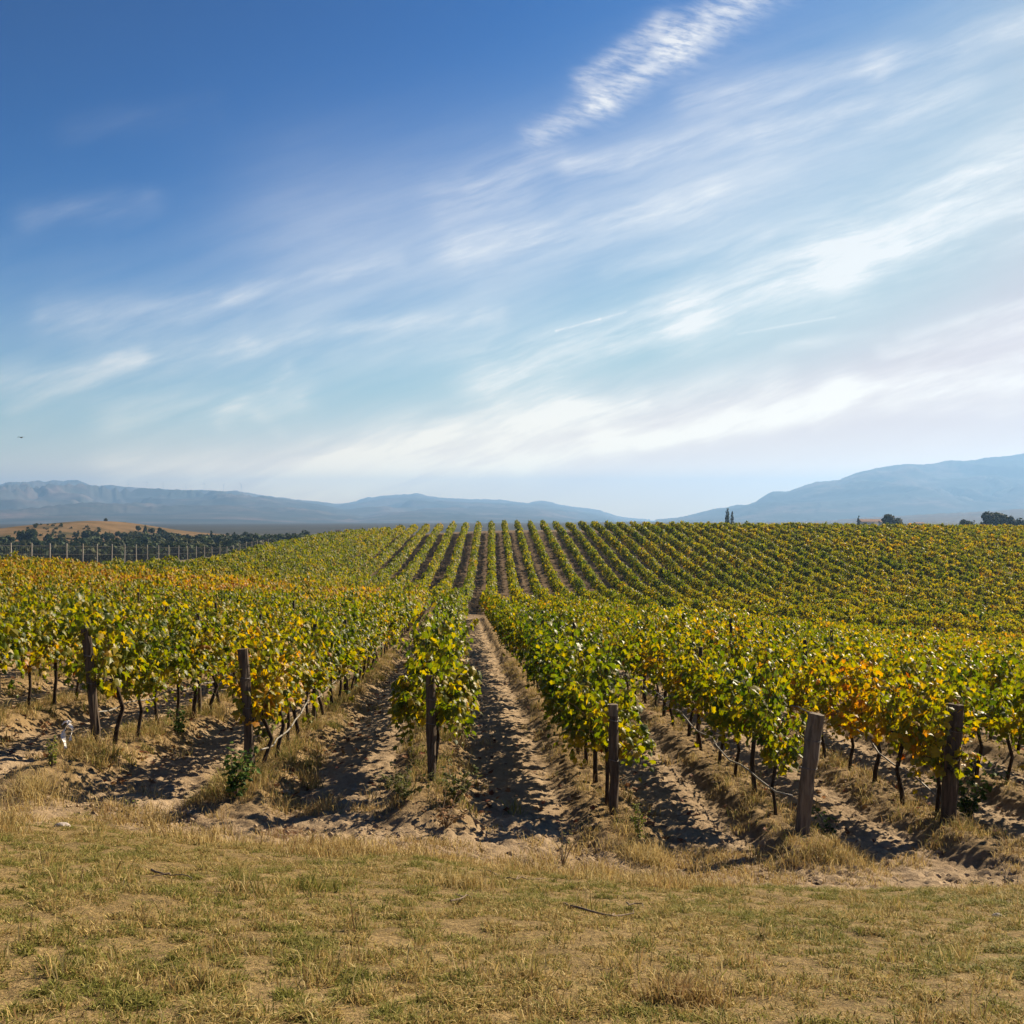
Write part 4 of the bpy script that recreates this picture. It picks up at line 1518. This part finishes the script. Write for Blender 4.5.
for k, (p, D, wd, yt, sh, lab) in enumerate(LT):
    tree(p, D, 0, wd, sh, DARKG if k % 3 else OLIVE, lab, "tree", None, 50 + k, 600, "tree", yt)

# the wood behind the fence reads as one mass
R = np.random.default_rng(44)
b, cs = MB(), []
cnt = 0
while cnt < 760:
    p = R.uniform(-90, 345)
    D = R.uniform(330, 640) if p < 180 else R.uniform(330, 560)
    x = px_xy(p, D)
    ytb = abs(R.normal(0, 1.8)) + np.interp(p, [-90, 0, 30, 55, 78, 100, 130, 160, 180, 200, 230, 300, 345], [528, 528.5, 527.5, 526.5, 527.5, 532, 530.5, 532.5, 532.5, 531.5, 533.5, 532.5, 538])
    z = far_ground(x, D)
    if 'hill' and D > 470 and p < 185:
        if fbm(np.array([x * .035]), np.array([D * .035]), 2, 401)[0] < .50:
            continue
    h = R.uniform(3.5, 7.5)
    ymin = 512 - (z + h) / D * 1024
    if ymin < ytb:
        h = (512 - ytb) / 1024 * D - z
        if h < 1.6 or h > 11:
            continue
    if p > 235 and D < 440 and R.random() < .6:
        continue
    wd = R.uniform(.8, 1.25) * max(h, 3.2)
    L = [(x + a_[0], D + a_[1], z + a_[2], a_[3], a_[4]) for a_ in tree_lobes(R, h, wd, 'round')]
    V, T, c_ = crown(R, L, 110, wd * .24, DARKG if R.random() < .55 else OLIVE)
    b.add(V, (), T)
    cs.append(c_)
    cnt += 1
for q_ in range(90):
    D = R.uniform(505, 590)
    p = R.uniform(25, 190)
    x = px_xy(p, D)
    z = far_ground(x, D)
    h = R.uniform(1.0, 2.0)
    L = [(x + a_[0], D + a_[1], z + a_[2] - .3, a_[3], a_[4]) for a_ in tree_lobes(R, h, h * 1.5, 'round')]
    V, T, c_ = crown(R, L, 60, h * .3, DARKG if R.random() < .5 else OLIVE)
    b.add(V, (), T)
    cs.append(c_)
me = mesh_np("woodland", np.concatenate(b.V), [np.concatenate(b.T)], [M_TREE], {'col': np.concatenate(cs)})
tag(link("woodland", me), "dark scrubby wood behind the fence below the dry hill", "wood", kind='stuff')

# ------------------------------------------------------------------ far buildings
def house(px, D, wx, wy, h, rh, rz, wall, lab, ybase=None, nwin=3, name="house"):
    x = px_xy(px, D)
    z = far_ground(x, D) if ybase is None else (512 - ybase) / 1024 * D
    t = empty(name, (x, D, z), rz)
    MB().box((0, 0, h / 2 - 1.5), (wx, wy, h + 3)).build('wall', wall, t)
    ov = .4
    V = np.array([(-wx / 2 - ov, -wy / 2 - ov, h + .003), (wx / 2 + ov, -wy / 2 - ov, h + .003), (wx / 2 + ov, wy / 2 + ov, h + .003), (-wx / 2 - ov, wy / 2 + ov, h + .003),
                  (-wx / 2 - ov, 0, h + rh), (wx / 2 + ov, 0, h + rh)])
    MB().add(V, [(0, 1, 5, 4), (2, 3, 4, 5), (0, 3, 2, 1)], [(0, 4, 3), (1, 2, 5)]).build('roof', M_ROOF if wall is M_WHITE else M_DARKW, t)
    for k in range(nwin):
        MB().box(((k - (nwin - 1) / 2) * wx / max(nwin, 1), -wy / 2 - .02, h * .55), (wx / max(nwin, 1) * .35, .06, h * .35)).build('window', M_GLASS, t)
    tag(t, lab, "house" if name == "house" else "hut")


house(870, 600, 13, 7, 2.4, 1.4, .1, M_WHITE, "long low house with a reddish roof beside the round tree", 525.6)
house(882.5, 590, 3.2, 4, 2.2, .6, 0, M_WHITE, "small white house block left of the round tree", 525.6, 1)
house(919, 620, 4.5, 4, 2.0, .7, 0, M_WHITE, "tiny white house at far right between low bushes", 526.6, 2)
house(338, 420, 1.5, 1.5, 1.4, .45, .2, M_DARKW, "small dark hut on the crest left of the vine skyline", 534.2, 1, "hut")

# ------------------------------------------------------------------ wind turbines
def turbine_parts():
    b = MB().tube([(0, 0, -20), (0, 0, 40), (0, 0, 80)], [2.6, 2.1, 1.5], 8)
    tw = mesh_np('turbine_tower', np.concatenate(b.V), [np.concatenate(b.Q), np.concatenate(b.T)], [M_TURB])
    b = MB().box((0, 1.2, 81), (3.4, 9, 3.6))
    na_ = mesh_np('turbine_nacelle', np.concatenate(b.V), [np.concatenate(b.Q)], [M_TURB])
    V = np.array([(-.9, 0, 0), (.9, 0, 0), (1.7, .3, 8), (-1.3, -.3, 8), (-.3, -.1, 44), (.4, .1, 44), (0, .7, 0), (0, .6, 8)])
    bl = mesh_np('turbine_blade', V, [np.array([(0, 1, 2, 3), (3, 2, 5, 4)]), np.array([(0, 6, 1), (0, 3, 7), (0, 7, 6), (1, 6, 7), (1, 7, 2), (3, 4, 7), (7, 4, 5), (7, 5, 2)])], [M_TURB])
    return tw, na_, bl


TW, NA, BL = turbine_parts()


def turbine(px, ybase, D, hpx, n, ridge, scale=None):
    x = px_xy(px, D)
    z = (512 - ybase) / 1024 * D
    s = hpx / 1024 * D / 100.0
    t = empty("wind_turbine", (x, D, z), random.uniform(-.6, .6))
    t.scale = (s, s, s)
    link('tower', TW, t)
    link('nacelle', NA, t)
    a0 = random.uniform(0, 2)
    for k in range(3):
        o = link('blade', BL, t, (0, -4, 81))
        o.rotation_euler = (0, a0 + k * 2.0944, 0)
    tag(t, "%s pale wind turbine from the left along the %s" % (ORD[n], ridge), "wind turbine", "wind turbines on the far ridges")


for n, (p, yb) in enumerate(((128.7, 488.2), (147.4, 489), (163.3, 489.6), (186, 491.2), (204.6, 490.2), (223.7, 491.6), (241.4, 491.4))):
    turbine(p, yb, 9020, 8.2, n, "left mountain ridge")
for n, (p, yb) in enumerate(((430, 497), (439.5, 498), (449.5, 498.6), (463.2, 499.2))):
    turbine(p, yb, 10520, 4.6, n, "middle mountain ridge")

# ------------------------------------------------------------------ bird
D = 75.0
bird = empty("bird", (px_xy(21, D), D, (512 - 437.5) / 1024 * D))
b = MB()
b.tube([(0, -.19, 0), (0, -.13, .012), (0, -.02, .0), (0, .10, 0), (0, .21, .01)], [.008, .028, .04, .03, .018], 9)
b.build('body', M_BIRD, bird, True)
for sg in (-1, 1):
    V = [(sg * .02, -.07, .02), (sg * .02, .07, .015), (sg * .13, -.09, .055), (sg * .13, .05, .05), (sg * .27, -.02, .02), (sg * .25, .05, .02)]
    V2 = [(a_, b_, c_ - .008) for a_, b_, c_ in V]
    Q = [(0, 1, 3, 2), (2, 3, 5, 4), (6, 8, 9, 7), (8, 10, 11, 9), (0, 2, 8, 6), (2, 4, 10, 8), (1, 7, 9, 3), (3, 9, 11, 5), (4, 5, 11, 10)]
    MB().add(np.array(V + V2), Q).build('wing', M_BIRD, bird)
tag(bird, "small dark bird gliding in the sky at far left", "bird")

# ------------------------------------------------------------------ haze: the air between here and the mountains
HB = MB().box((0, 7450, 120), (40000, 15300, 720))
hz = HB.build("haze", None)
hz.data.materials.clear()
mh, nt = new_mat("haze_air")
pv = nt.n('ShaderNodeVolumePrincipled')
pv.inputs['Color'].default_value = (0.31, 0.575, 1.0, 1)
pv.inputs['Density'].default_value = 1.3e-4
pv.inputs['Anisotropy'].default_value = 0.28
nt.n('ShaderNodeOutputMaterial', ins={1: pv.outputs[0]})
hz.data.materials.append(mh)
hz['kind'] = 'stuff'
hz['label'] = "thin bluish haze hanging over the valley and mountains"
hz['category'] = "haze"
